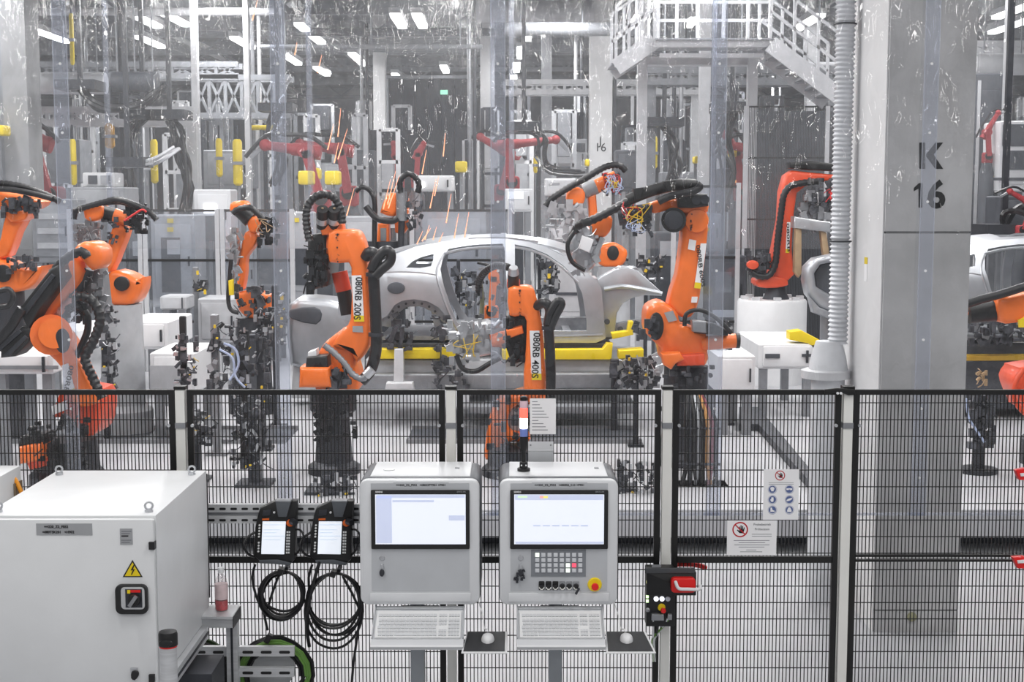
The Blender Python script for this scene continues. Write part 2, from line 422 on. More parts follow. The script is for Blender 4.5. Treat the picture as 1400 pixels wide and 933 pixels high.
for i in range(5):
    x0, x1 = PX[i] + .034, PX[i + 1] - .034
    t = thing('mesh_fence_panel', labs[i], 'fence', ((x0 + x1) / 2, FY, .1), 'mesh fence panels')
    lo = .1; th = .014
    MB().bx(x0, x1, FY - th, FY + th, FT - .028, FT).build('top_rail', FRAME, t)
    zm = FM if i < 4 else FM + .008
    if i < 4: MB().bx(x0 + .03, x1 - .03, FY - th, FY + th, zm - .018, zm + .018).build('middle_rail', FRAME, t)
    else:
        for dz in (-.014, .014): MB().bx(x0 + .03, x1 - .03, FY - th, FY + th, zm + dz - .006, zm + dz + .006).build('middle_rail', FRAME, t)
    MB().bx(x0, x1, FY - th, FY + th, lo, lo + .03).build('bottom_rail', FRAME, t)
    for a, b in ((x0, x0 + .034), (x1 - .034, x1)): MB().bx(a, b, FY - th, FY + th, lo + .03, FT - .028).build('side_rail', FRAME, t)
    wm = None; z = at(700, 551, FY).z
    while z > lo + .05:
        if abs(z - zm) > .025:
            if wm is None:
                wo = MB().bx(x0 + .03, x1 - .03, FY - .0025, FY + .0025, z - .0024, z + .0024).build('horizontal_wire', FRAME, t); wm = (wo, z)
            else:
                o2 = wm[0].copy(); COL.objects.link(o2); o2.parent = t; o2.location.z = z - wm[1]
        z -= WZ
    n = int((x1 - x0 - .06) / .0203); m = MB()
    for k in range(1, n):
        x = x0 + .03 + (x1 - x0 - .06) * k / n
        m.bx(x - .0025, x + .0025, FY + .001, FY + .0055, lo + .02, FT - .02)
    m.build('vertical_wires', FRAME, t, kind='stuff')
# hinge bracket on top of the gate-side post
p = at(1140, 537, FY)
t = thing('hinge_bracket', 'black bracket with two pale bolts atop the fence post right of the signs', 'bracket', p)
MB().pp([(1128, 533), (1145, 531), (1168, 533), (1170, 540), (1160, 541), (1150, 537), (1128, 539)], FY - .055, FY - .037, .003).build('plate', FRAME, t)
for x in (1142, 1146.5):
    q = at(x, 536, FY); MB().cyl((q.x, FY - .062, q.z), (q.x, FY - .054, q.z), .0075, n=10).build('bolt', WHITE, t)

# ================================================================== clear strip curtain behind the fence
CY = 8.3
seams = [-205, 95, 386, 681, 978, 1262, 1560]
zb = at(700, 704, CY).z; zt = 6.2
SX = [at(s, 400, CY).x for s in seams]
cl = ['clear plastic curtain strip hanging in front of the leftmost orange robots', 'clear plastic curtain strip left of robot 200S, over the fixtures',
      'clear plastic curtain strip in front of robot 200S and the car rear', 'clear plastic curtain strip in front of robots 400S and 600S',
      'clear plastic curtain strip over the steel stairs and the white robot pedestal', 'clear plastic curtain strip right of the K 16 lettering']
R = random.Random(4)
for i in range(6):
    x0, x1 = SX[i] - .05, SX[i + 1] + .05
    t = thing('curtain_strip', cl[i], 'curtain', ((x0 + x1) / 2, CY, zb), 'clear curtain strips')
    nx, nz = 46, 26; vs = []; fs = []; ph = [R.uniform(0, 6.28) for _ in range(5)]
    for a in range(nz + 1):
        z = zb + (zt - zb) * a / nz
        for b in range(nx + 1):
            u = b / nx; x = x0 + (x1 - x0) * u
            am = .004 + .010 * max(0, min(1, (z - 2.6) / 1.8))
            y = CY + (.012 if i % 2 else -.012) + am * (sin(7 * u + ph[0] + z * .6) + .6 * sin(19 * u + ph[1] - z * .9) + .35 * sin(41 * u + ph[2] + 1.7 * z))
            vs.append((x, y, z))
    for a in range(nz):
        for b in range(nx):
            k = a * (nx + 1) + b; fs.append((k, k + 1, k + nx + 2, k + nx + 1))
    MB().add(vs, fs).build('film', FILM, t)
    if i:
        sx = SX[i]
        MB().bx(sx - .043, sx + .043, CY - .034, CY - .031, zb, zt).build('overlap_band', SEAM, t)
        for e in (-.043, .040): MB().bx(sx + e, sx + e + .004, CY - .037, CY - .034, zb, zt).build('welt', WELT, t)
        py = -6
        while py < 680:
            z = at(700, py, CY).z; MB().cyl((sx, CY - .04, z), (sx, CY - .034, z), .008, n=10).build('rivet', WHITE, t); py += 94
    MB().bx(x0, x1, CY - .008, CY + .008, zb - .004, zb + .01).build('hem', WELT, t)
# ================================================================== big white control cabinet
YF, YB = 6.3, 7.4
CX1 = (at(280, 640, YB).x + at(213, 711, YF).x) / 2; CX0 = at(78, 640, YB).x
CZ1 = (at(280, 640, YB).z + at(213, 711, YF).z) / 2; CZ0 = at(288, 842, YB).z
ct = thing('control_cabinet', 'big white electrical control cabinet with yellow warning triangle and lifting eyes', 'cabinet', ((CX0 + CX1) / 2, (YF + YB) / 2, CZ0))
MB().prism([(CX0, YF + .03), (CX1, YF + .03), (CX1, YB), (CX0, YB)], CZ0, CZ1, .006, 2, 'z').build('body', CABW, ct)
dr = MB().prism(rrect(CX0 + .004, CX1 - .004, CZ0 + .01, CZ1 - .012, .01), YF, YF + .026, .006).build('door', CABW, ct)
MB().bx(CX0 + .02, CX1 + .004, YB, YB + .012, CZ0 + .1, CZ1 - .02).build('back_plate', BLACK, ct)
for x, y in ((205, 703), (260, 646), (75, 647), (5, 702)):
    Y = YF + .1 if y > 690 else YB - .12
    xx = CX1 - .05 if x > 150 else CX0 + .05
    e = MB().cyl((xx, Y, CZ1), (xx, Y, CZ1 + .012), .02, n=14)
    e.tube([(xx + .017 * cos(a), Y + .004 * cos(a), CZ1 + .03 + .017 * sin(a)) for a in (i * pi / 6 for i in range(12))], .0055, 6, 1, closed=True)
    e.build('lifting_eye', SILVER, ct)
fy = YF - .001
def fr(x0, x1, y0, y1, Y): a = at(x0, y1, Y); b = at(x1, y0, Y); return a.x, b.x, a.z, b.z
def plate(par, name, m, x0, x1, y0, y1, Y, th=.002, r=0, b=0, label=None):
    a = fr(x0, x1, y0, y1, Y)
    return MB().prism(rrect(*a, r) if r else [(a[0], a[2]), (a[1], a[2]), (a[1], a[3]), (a[0], a[3])], Y - th, Y, b).build(name, m, par, label)
tp = plate(ct, 'name_tag', TAGG, 50, 126, 716, 732, YF, label='silver tag with printed designation')
text('==220_Z2_FS52', .0165, facing(at(77, 720.5, YF) - Vector((0, .004, 0))), 'lettering', INK, tp, bold=.0004)
text('=080TSK201   +H902', .0165, facing(at(80, 727.8, YF) - Vector((0, .004, 0))), 'lettering', INK, tp, bold=.0004)
tp = plate(ct, 'rating_tag', TAGG, 164.5, 181, 723, 745, YF, label='small grey rating tag')
for k, y in enumerate((727, 730, 733, 739, 742)): plate(tp, 'print_line', GREYINK if k != 2 else INK, 166, 179.5 - (k % 3) * 2, y - .6, y + (.6 if k != 2 else 1.2), YF - .002, .0008)
tp = MB().pp([(181, 766), (195, 789.5), (167.5, 789.5)], YF - .003, YF, .0015).build('warning_triangle', INK, ct, 'yellow electric hazard triangle with black border')
MB().pp([(181, 769.5), (192, 788), (170.5, 788)], YF - .0045, YF - .003, 0).build('triangle_field', YELLOW, tp)
MB().pp([(182.5, 772.5), (178.5, 780.5), (181.5, 780), (179, 786), (180.2, 786.5), (184.5, 778.5), (181.8, 779), (184, 773)], YF - .0055, YF - .0045, 0).build('lightning_bolt', INK, tp)
sw = plate(ct, 'main_switch', BLACK, 160, 203, 798, 838.5, YF, .03, .028, .008, 'isolator switch in a black rubber frame')
plate(sw, 'switch_window', mat('switch_pane', (196, 198, 200), .25, .3), 166, 197.5, 803, 833.5, YF - .03, .003, .018, .001)
plate(sw, 'switch_plate', DARK, 172, 194, 806, 831, YF - .033, .003)
plate(sw, 'switch_mark', RED, 178, 192, 807, 810.5, YF - .036, .001)
plate(sw, 'switch_mark', YELLOW, 174, 178, 807, 812, YF - .0365, .001)
q = at(184, 820, YF - .036); MB().cyl((q.x, YF - .06, q.z), (q.x, YF - .036, q.z), .026, .03).build('switch_knob', BLACK, sw)
MB().box((q.x, YF - .068, q.z), (.016, .018, .055), Matrix.Rotation(.6, 3, 'Y')).build('switch_grip', GREY, sw)
for y in (744.5, 925): plate(ct, 'hinge', BLACK, 206, 213.5, y - 5, y + 5, YF + .02, .035)
lt = plate(ct, 'latch', SILVER, 179, 188.5, 913, 921, YF, .006)
MB().pp([(180, 919), (188, 919), (189, 925), (184, 931), (179, 928)], YF - .018, YF - .004, .003, 2).build('latch_key', BLACK, lt)
# neighbour cabinet slice at the left edge
x = at(13.5, 640, 7.4).x; z = at(13.5, 637, 7.55).z
t = thing('control_cabinet', 'white cabinet cut off by the left edge behind the big cabinet', 'cabinet', (x - .4, 7.5, 0))
MB().prism([(x - .8, 7.2), (x, 7.2), (x, 7.56), (x - .8, 7.56)], .1, z, .006, 2, 'z').build('body', CABW, t)
MB().bx(x - .78, x - .02, 7.2, 7.55, 0, .1).build('plinth', DARK, t)
MB().bx(x + .001, x + .012, 7.44, 7.55, .2, z - .08).build('back_plate', mat('brown_edge', (120, 104, 84), .6), t)
o = MB().tube([at(15, 652, 7.5), at(20, 655, 7.48), at(25, 664, 7.46), at(30, 676, 7.46), at(33, 690, 7.46)], .012, 8).build('orange_cable', mat('orange_cable', (232, 150, 30), .45))
tag(o, 'short orange cable running behind the big white cabinet at its left end', 'cable')

# ================================================================== aluminium stand under the cabinet
st = thing('profile_stand', 'aluminium profile stand with flat top plate beneath the big white cabinet', 'stand', (CX1, 7.4, 0))
def profile(p, q, w=.06, name='profile_bar'):
    p = Vector(p); q = Vector(q); m = MB().bar(p, q, w, w).build(name, ALU, st)
    return m
tz = at(300, 840, 7.3).z
xs = at(318.5, 880, 7.35).x
profile((xs, 7.35, 0), (xs, 7.35, tz))
MB().bx(xs - .006, xs + .006, 7.317, 7.321, 0, tz).build('slot', DARK, st)
MB().bx(CX1 - .05, xs + .032, 7.2, 7.42, tz + .002, tz + .016).build('top_plate', ALU, st)
MB().bx(CX1 - .05, xs + .03, 7.215, 7.265, tz - .05, tz).build('cross_bar', ALU, st)
MB().bx(xs + .031, xs + .035, 7.205, 7.42, tz - .05, tz + .012).build('end_cap', BLACK, st)
MB().bx(CX1 - .035, CX1 + .03, 6.2, 7.22, CZ0 - .07, CZ0 - .002).build('side_bar', ALU, st)
MB().bx(CX1 + .03, CX1 + .033, 6.2, 7.22, CZ0 - .045, CZ0 - .03).build('side_slot', DARK, st)
for yy in (6.35,): MB().bx(CX1 - .04, CX1 + .02, yy - .03, yy + .03, 0, CZ0 - .07).build('leg', ALU, st)
MB().bx(CX0, CX0 + .06, 6.32, 6.38, 0, CZ0).build('leg', ALU, st); MB().bx(CX0, CX0 + .06, 7.3, 7.36, 0, CZ0).build('leg', ALU, st)
def slotted(par, x0, x1, y0, y1, Y, n, name='slotted_rail'):
    a = fr(x0, x1, y0, y1, Y); r = MB().bx(a[0], a[1], Y, Y + .03, a[2], a[3]).build(name, ALU, par)
    dz = (a[3] - a[2]) / 2; cz = (a[2] + a[3]) / 2 - .12 * dz; L = (a[1] - a[0]) / n
    for k in range(n):
        x = a[0] + L * (k + .5)
        MB().prism(rrect(x - L * .32, x + L * .28, cz - dz * .3, cz + dz * .3, dz * .28, 3), Y - .0015, Y, 0).build('slot', BLACK, r)
    return r
slotted(st, 327, 402, 885, 898, 7.36, 3); slotted(st, 327, 402, 913.5, 926, 7.36, 3); slotted(st, 262, 311, 885, 898, 7.36, 2)
b = at(275, 905, 6.9)
t = thing('junction_box', 'dark grey steel box low beside the cabinet foot, cut off below', 'box', (b.x, 6.9, 0))
MB().prism([(at(252, 905, 6.9).x, 6.75), (at(298, 905, 6.9).x, 6.75), (at(298, 905, 6.9).x, 7.05), (at(252, 905, 6.9).x, 7.05)], .02, at(275, 908, 6.9).z, .01, 2, 'z').build('housing', DARK, t)
MB().bx(at(256, 905, 6.9).x, at(294, 905, 6.9).x, 6.77, 7.03, 0, .02).build('foot', BLACK, t)
# steel tube with black cap in front of the cabinet
q = at(230.5, 900, 6.05)
t = thing('steel_tube_post', 'round stainless steel post with black cap in front of the white cabinet', 'post', (q.x, 6.05, 0))
zc = at(230, 884, 6.05).z
MB().cyl((q.x, 6.05, .01), (q.x, 6.05, zc), .038, n=28).build('tube', ALU, t)
MB().cyl((q.x, 6.05, 0), (q.x, 6.05, .012), .07, n=28).build('foot_plate', ALU, t)
MB().lathe((q.x, 6.05, zc), [(.0395, -.002), (.0395, .006)], 28).build('red_ring', RED, t)
MB().lathe((q.x, 6.05, zc + .006), [(.0425, 0), (.0425, .05), (.039, .062), (.02, .067), (.001, .068)], 28).build('cap', BLACK, t)
MB().prism(ell(q.x, zc + .028, .03, .016, 16), 6.05 - .05, 6.05 - .036, .004).build('cap_visor', BLACK, t)

# bottle on the stand
bp = at(303, 836, 7.32); bp.z = tz + .0165; bx_, by_ = at(303, 826, 7.32).x, 7.32
t = thing('water_bottle', 'plastic bottle with white cap and red base on the aluminium stand', 'bottle', (bx_, by_, bp.z))
HB = at(303, 776, 7.32).z - bp.z; rB = .035
MB().lathe((bx_, by_, bp.z), [(rB * .9, 0), (rB, .008), (rB, HB * .28), (rB, HB * .62), (rB * .8, HB * .74), (.013, HB * .84), (.013, HB * .88)], 24).build('bottle_body', BOTTLE, t)
MB().lathe((bx_, by_, bp.z), [(rB * .86, .004), (rB * .93, .01), (rB * .93, HB * .24)], 24).build('red_base_print', mat('bottle_red', (214, 40, 52), .4, var=.2, scale=30), t)
MB().lathe((bx_, by_, bp.z), [(rB * 1.01, HB * .27), (rB * 1.01, HB * .62)], 24).build('bottle_label', mat('bottle_label', (222, 200, 202), .5, var=.08, scale=25), t)
MB().lathe((bx_, by_, bp.z), [(.0165, HB * .87), (.0165, HB * .99), (.013, HB)], 20).build('bottle_cap', WHITE, t)

# cable rings on the lower rails
def ring_coil(name, lab, cx, cy, Y, r0, r1, n, m, cut=(0, 360), parent=None):
    c = at(cx, cy, Y); R = random.Random(n); pts = []
    k = mpp(Y)
    for i in range(n * 18):
        a = radians(cut[0]) + 2 * pi * i / 18; rr = (r0 + (r1 - r0) * ((i // 18) * 7 % n + .5) / n) * k * (1 + .015 * sin(3 * a + i))
        pts.append((c.x + rr * cos(a), Y + .02 * sin(i * .37), c.z + rr * sin(a)))
    return pts
rc = thing('cable_ring', 'big ring of green and black cables hung on slotted rails beside the stand', 'cable', at(375, 925, 7.5))
for k, (r0, r1, n, mm, dy) in enumerate(((44, 51, 5, GREEN, 0), (50, 57, 4, RUBBER, .05), (36, 44, 4, RUBBER, .03), (47, 53, 3, mat('dark_green_cable', (58, 84, 48), .45), .07))):
    MB().tube(ring_coil('', '', 375, 925, 7.44 + dy, r0, r1, n, mm), .0085, 6, 1).build('cable_loops', mm, rc)
c = at(362, 888, 7.5); MB().lathe((c.x, 7.56, c.z - .12), [(.001, 0), (.155, 0), (.155, .012), (.001, .012)], 32, 'y').build('hub_disc', ALU, rc)
q = at(367, 873, 7.43); MB().box((q.x, 7.43, q.z), (.03, .03, .05), Matrix.Rotation(.5, 3, 'Y')).build('cable_tie', BLACK, rc)
rc = thing('cable_ring', 'ring of dark green cables half hidden behind the stand post', 'cable', at(268, 930, 7.5))
for k, (r0, r1, n, mm) in enumerate(((40, 50, 5, RUBBER), (50, 56, 3, mat('dark_green_cable', (58, 84, 48), .45)))):
    MB().tube(ring_coil('', '', 266, 925, 7.46 + .04 * k, r0, r1, n, mm), .0095, 6, 1).build('cable_loops', mm, rc)
q = at(292, 912, 7.5); MB().lathe((q.x, 7.58, q.z), [(.001, 0), (.05, 0), (.05, .02), (.001, .02)], 20, 'y').build('hub_disc', WHITE, rc)

# perforated cable tray rails on the fence
t = thing('cable_tray', 'perforated steel cable tray running along the fence behind the pendants', 'cable tray', at(388, 703, 7.68))
for y0, y1 in ((690, 701), (706, 716)):
    r = slotted(t, 282, 494, y0, y1, 7.685, 14, 'perforated_rail')
a = fr(282, 494, 701, 706, 7.7); MB().bx(a[0], a[1], 7.7, 7.715, a[2], a[3]).build('tray_floor', GREY, t)

# ================================================================== teach pendants and their cables
def pend(dx, lab, cab):
    Y = 7.6
    S = lambda x, y: (330 + x / 8.11 + dx, 675 + y / 8.11)
    t = thing('teach_pendant', lab, 'pendant', at(*S(370, 770), Y + .04), 'teach pendants')
    MB().pp([S(*p) for p in ((205, 165), (380, 82), (618, 84), (606, 300), (602, 400), (592, 735), (560, 768), (400, 745), (190, 745), (132, 695), (150, 380), (180, 240))], Y, Y + .075, .012).build('housing', BLACK, t)
    MB().pp([S(*p) for p in ((195, 740), (400, 735), (555, 775), (530, 800), (360, 785), (200, 778))], Y - .004, Y + .05, .004).build('bottom_bumper', mat('pendant_grey', (84, 88, 94), .5), t)
    hd = MB().pp([S(*p) for p in ((375, 88), (550, 92), (500, 265), (405, 262))], Y - .03, Y + .002, .006).build('hood', mat('pendant_grey', (84, 88, 94), .5), t)
    MB().pp([S(*p) for p in ((376, 80), (548, 80), (548, 100), (376, 98))], Y - .032, Y + .03, .003).build('hood_edge', GREY, hd)
    MB().pp([S(*p) for p in ((240, 190), (330, 178), (322, 240), (232, 255))], Y - .006, Y, .002).build('status_window', DARK, t)
    q = at(*S(365, 212), Y - .006); MB().ball(q, .007).build('status_light', WHITE, t)
    scn = MB().pp([S(*p) for p in ((235, 312), (492, 312), (475, 675), (220, 672))], Y - .003, Y, 0).build('screen', mat('pendant_screen', (232, 238, 247), .4, var=.01, emit=.55), t)
    UI = mat('screen_print', (196, 214, 236), .5, var=.02, emit=.45)
    for k, y in enumerate((345, 400, 432, 470, 510)):
        MB().pp([S(*p) for p in ((240, y), (488 - (k % 3) * 50, y), (487 - (k % 3) * 50, y + 6), (240, y + 6))], Y - .0038, Y - .003, 0).build('screen_line', UI, scn)
    MB().pp([S(*p) for p in ((232, 280), (308, 276), (308, 296), (230, 297))], Y - .002, Y, 0).build('orange_mark', mat('orange_print', (228, 104, 30), .5), t)
    q = at(*S(538, 330), Y - .01); MB().lathe((q.x, Y - .014, q.z), [(.012, 0), (.02, .004), (.02, .02)], 16, 'y').build('orange_ring', mat('orange_print', (228, 104, 30), .5), t)
    q2 = at(*S(575, 320), Y - .03); MB().cyl((q2.x - .01, Y - .01, q2.z), (q2.x + .014, Y - .045, q2.z), .02, .016).build('jog_knob', DARK, t)
    m = MB()
    for k, y in enumerate((352, 384, 415, 447, 478, 545, 577, 609, 642)):
        q = at(*S(203 - k * 1.8, y), Y); m.cyl((q.x, Y - .005, q.z), (q.x, Y + .002, q.z), .0055, n=10)
    for k in range(8):
        y = 428 + k * 32.5
        for s in (-11, 11):
            q = at(*S(522 - k * 1 + s, y), Y); m.bx(q.x - .0042, q.x + .0042, Y - .004, Y + .001, q.z - .0048, q.z + .0048)
    m.build('buttons', KEYW, t, kind='stuff')
    MB().tube([at(*S(150, 430), Y + .02), at(*S(60, 495), Y), at(*S(25, 580), Y - .02), at(*S(75, 670), Y), at(*S(150, 705), Y + .02)], .007, 8).build('hand_strap', RUBBER, t)
    MB().tube([at(*S(590, 405), Y + .02), at(*S(650, 405), Y), at(*S(690, 480), Y - .02), at(*S(650, 620), Y), at(*S(585, 695), Y + .02)], .006, 8).build('hand_strap', RUBBER, t)
    MB().bx(t.location.x - .02, t.location.x + .02, Y + .07, 7.69, t.location.z + .2, t.location.z + .3).build('hook', GREY, t)
    return t
pend(0, 'black teach pendant with lit screen nearer the white cabinet', '')
pend(77, 'black teach pendant with lit screen next to the left operator console', '')
def coil(lab, cx, cy, r, n, lead, seed, tail):
    Y = 7.62; k = mpp(Y); R = random.Random(seed); pts = [at(x, y, Y + .03) for x, y in lead]
    c0 = at(cx, cy, Y); N = 20
    for j in range(n):
        rr = r * R.uniform(.86, 1.04); sag = R.uniform(.9, 1.3); ox = R.uniform(-4, 4)
        top = cy - r
        for i in range(N):
            a = pi / 2 + 2 * pi * i / N
            rz = rr * sag
            pts.append(at(cx + ox * (1 - sin(a)) * .5 + rr * cos(a), top + rz - rz * sin(a) + R.uniform(0, 1), Y + .02 * sin(j * 2.1) + .006 * j))
    pts += [at(x, y, Y + .05) for x, y in tail]
    t = thing('cable_coil', lab, 'cable', at(cx, cy + r, Y + .05), 'pendant cable coils')
    MB().tube(pts, .0075, 7, 2).build('cable', RUBBER, t)
    q = at(cx - 2, cy - r, Y); MB().box((q.x, Y, q.z), (.03, .06, .035), Matrix.Rotation(.3, 3, 'Y')).build('velcro_tie', BLACK, t)
    q = at(cx + 4, cy - r - 1, Y); MB().bar((q.x, Y + .03, q.z), (q.x, 7.745, q.z + .005), .02, .02).build('hook', DARK, t)
    return t
coil('coiled black cable hanging under the pendant nearer the white cabinet', 386, 812, 31, 7, [(349, 772), (345, 790), (350, 815), (362, 838), (372, 812), (380, 790)], 3, [(372, 790), (358, 815), (362, 845), (366, 862)])
coil('larger coiled black cable hanging beside the left console', 458, 822, 38, 7, [(427, 772), (422, 790), (424, 808), (432, 800), (446, 788)], 9, [(472, 795), (490, 830), (490, 860), (484, 900), (480, 945)])
o = MB().tube([at(437, 768, 7.6), at(428, 800, 7.6), at(420, 835, 7.6), at(420, 865, 7.6), at(423, 885, 7.6)], .010, 6).build('cable_strap', RUBBER)
tag(o, 'loose black strap dangling between the two cable coils', 'strap')

# ================================================================== operator consoles
def console(x0, lab, txt, second):
    Y = 7.12; X = lambda v: x0 + v                      # v in px from the console's left edge
    t = thing('operator_console', lab, 'console', (at(X(81), 700, Y).x, 7.3, 0))
    def pl(name, m, a, b, c, d, Yp, th=.002, r=0, bv=0, par=t, label=None): return plate(par, name, m, X(a), X(b), c, d, Yp, th, r, bv, label)
    a = fr(X(0), X(162), 655.5, 826, Y)
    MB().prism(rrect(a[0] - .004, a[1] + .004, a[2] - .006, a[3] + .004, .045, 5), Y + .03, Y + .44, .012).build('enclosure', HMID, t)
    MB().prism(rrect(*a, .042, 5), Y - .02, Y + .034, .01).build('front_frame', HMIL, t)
    MB().prism([(a[0] + .05, Y + .05), (a[1] - .05, Y + .05), (a[1] - .05, Y + .44), (a[0] + .05, Y + .44)], a[3] - .001, a[3] + .008, .003, 1, 'z').build('top_plate', HMIL, t)
    yy = Y - .0201
    pl('front_panel', HMI, 15, 148, 661, 808, yy, .003)
    pl('bottom_lip', HMIL, 12, 150, 811, 823, yy, .006, .006, .002)
    tp = pl('name_strip', HMI, 44, 120, 660, 667.5, yy - .003, .0012)
    text(txt, .0145, facing(at(X(82), 663.7, yy - .005)), 'lettering', INK, tp, fit=68 * mpp(Y), bold=.0003)
    bz = pl('bezel', BLACK, 14.5, 148.5, 670, 750.5, yy - .003, .012, .006, .002)
    sn = pl('screen', mat('hmi_screen', (226, 231, 242), .35, var=.006, emit=.5), 20, 143, 676.5, 744.5, yy - .0152, .001)
    text('SIEMENS', .013, facing(at(X(24.5), 673.2, yy - .0158)), 'maker_mark', KEYW, bz, fit=10 * mpp(Y), bold=.0003); text('SIMATIC HMI', .011, facing(at(X(137), 673, yy - .0158)), 'model_mark', TAGG, bz, fit=12 * mpp(Y))
    UI = mat('screen_shade', (196, 204, 228), .5, var=.02, emit=.42); yu = yy - .0164
    if not second:
        for e in ((21, 42, 679, 743), (21, 142, 677, 681), (43, 100, 684, 687), (120, 142, 705, 712)): pl('screen_field', UI, *e, yu, .0005, par=sn)
    else:
        for e in ((21, 142, 677, 684), (22, 142, 741, 744)): pl('screen_field', UI, *e, yu, .0005, par=sn)
        pl('screen_field', mat('screen_yellow', (238, 222, 120), .5, emit=.6), 60, 66, 678.5, 681.5, yu - .0006, .0004, par=sn)
        pl('screen_field', mat('screen_pink', (240, 170, 160), .5, emit=.6), 55, 60, 678.5, 681.5, yu - .0006, .0004, par=sn)
        pl('screen_field', mat('screen_green', (200, 232, 190), .5, emit=.6), 25, 38, 678.5, 681, yu - .0006, .0004, par=sn)
        for k in range(6): pl('screen_field', UI, 46 + 13 * k, 56 + 13 * k, 718, 720, yu, .0005, par=sn)
    # lock with key
    q = at(X(29), 763.5, yy - .003)
    MB().lathe((q.x, yy - .008, q.z), [(.001, 0), (.012, 0), (.015, .005)], 18, 'y').build('lock', SILVER, t)
    q = at(X(29), 779, yy - .003)
    MB().prism(rrect(q.x - .008, q.x + .008, q.z - .008, q.z + .03, .003), yy - .012, yy - .003, .002).build('handle', SILVER, t)
    kf = MB().prism(ell(q.x, q.z - .014, .013, .02, 14), yy - .026, yy - .012, .004).build('key', DARK, t)
    if second:
        MB().mess(X(20), X(34), 778, 796, yy - .03, yy - .01, 16, 5, 1.5, 4).build('key_bunch', DARK, t, kind='stuff')
        kp_ = pl('keypad', mat('keypad_grey', (122, 126, 132), .5), 43, 118, 752, 788.5, yy - .003, .003, label='dark grey keypad with four rows of square buttons')
        KB = mat('pad_key', (204, 207, 212), .45, var=.02)
        for r in range(4):
            for c in range(8):
                m = KB
                if (r, c) in ((0, 0), (2, 5), (3, 5)): m = mat('key_lit', (236, 246, 232), .5, emit=.8)
                if (r, c) == (2, 6): m = mat('key_lit_red', (246, 80, 104), .5, emit=.9)
                cx, cy = 51.5 + 8.4 * c, 759 + 7.1 * r
                pl('pad_button', m, cx - 2.8, cx + 2.8, cy - 2.7, cy + 2.7, yy - .006, .004, .002, .0008, par=kp_)
        for k in range(6):
            cx = 57.5 + 9.4 * k
            s = pl('selector', INK if k < 3 else GREY, cx - 4, cx + 4, 795, 807, yy - .003, .004, .004, .001)
            q = at(X(cx), 801.5, yy); MB().cyl((q.x, yy - .024, q.z), (q.x, yy - .006, q.z), .013, .015, 14).build('selector_cap', BLACK, s)
            MB().tube([(q.x + .0125 * cos(a_), yy - .024, q.z + .0125 * sin(a_)) for a_ in (pi + pi * i / 6 for i in range(7))], .0025, 6, 1).build('selector_rim', CREAM, s)
        q = at(X(106), 806, yy); MB().box((q.x, yy - .035, q.z), (.01, .02, .035), Matrix.Rotation(.5, 3, 'Y')).build('selector_key', DARK, t)
        q = at(X(130), 799.5, yy)
        es = MB().lathe((q.x, yy - .012, q.z), [(.001, 0), (.034, 0), (.038, .009)], 26, 'y').build('stop_collar', YELLOW, t)
        MB().lathe((q.x, yy - .05, q.z - .002), [(.001, 0), (.016, .001), (.019, .006), (.019, .016), (.011, .02), (.011, .042)], 22, 'y').build('stop_button', RED, es, 'red mushroom emergency stop')
    else:
        pass
    # keyboard shelf on the front
    A, B, C, D = at(X(19), 829, 7.13), at(X(141), 829, 7.13), at(X(11), 886, 6.86), at(X(143), 886, 6.86)
    if second: A, B, C, D = at(X(23), 829, 7.13), at(X(140), 829, 7.13), at(X(22), 886, 6.86), at(X(148), 886, 6.86)
    # true rectangle on that slope
    hw = ((B - A).length + (D - C).length) / 4 * .985; cA = (A + B) / 2; cC = (C + D) / 2; cA.x = cC.x = (cA.x + cC.x) / 2
    U = Vector((1, 0, 0)); V = (cC - cA); Ln = V.length; V.normalize(); Nn = V.cross(U); Nn = Nn if Nn.z > 0 else -Nn
    Mx = Matrix((U, V, Nn)).transposed()
    def slab(u0, u1, v0, v1, h0, h1, mb=None):
        mb = mb or MB(); c = cA + U * ((u0 + u1) / 2 * hw) + V * ((v0 + v1) / 2 * Ln) + Nn * ((h0 + h1) / 2)
        return mb.box(c, ((u1 - u0) * hw, (v1 - v0) * Ln, h1 - h0), Mx)
    sh = slab(-1, 1, 0, 1, -.012, 0).build('keyboard_shelf', HMIL, t)
    for s in (-1, 1): slab(s * .985 - .012, s * .985 + .012, 0, .8, 0, .012).build('shelf_edge', HMI, sh)
    slab(-1, 1, .96, 1.0, -.016, .006).build('shelf_lip', WHITE, sh)
    slab(-.96, .96, .07, .1, 0, .01).build('shelf_rail', HMI, sh)
    MB().bx(cA.x - .1, cA.x + .1, cA.y - .03, cA.y + .06, cA.z - .03, cA.z - .014).build('shelf_bracket', HMI, t)
    kb = thing('keyboard', 'flat white keyboard on the shelf of the %s operator console' % ('right' if second else 'left'), 'keyboard', cA + V * (.5 * Ln) + Nn * .001, 'console keyboards')
    slab(-.93, .93, .17, .80, .0012, .012).build('case', KEYW, kb)
    m = MB(); 
    for r in range(6):
        v = .25 + r * .085 + (.03 if r else 0); w = .062
        n = 15
        for c in range(n):
            u0 = -.88 + c * .0855 + (r % 3) * .012
            if r == 5 and 3 < c < 9: continue
            slab(u0, u0 + .072, v, v + w, .012, .017, m)
        for c in range(3):
            if r in (3,): continue
            slab(.45 + c * .06, .45 + c * .06 + .05, v, v + w, .012, .017, m)
        for c in range(4): slab(.66 + c * .062, .66 + c * .062 + .052, v, v + w, .012, .017, m)
    slab(-.5, -.08, .705, .765, .012, .017, m)
    m.build('keys', mat('key_cap', (206, 208, 211), .5, var=.02), kb, kind='stuff')
    # mouse shelf
    mz = at(X(173), 862, 7.15).z
    o1 = 146 if not second else 150
    Ym0, Ym1 = 6.8, 7.14
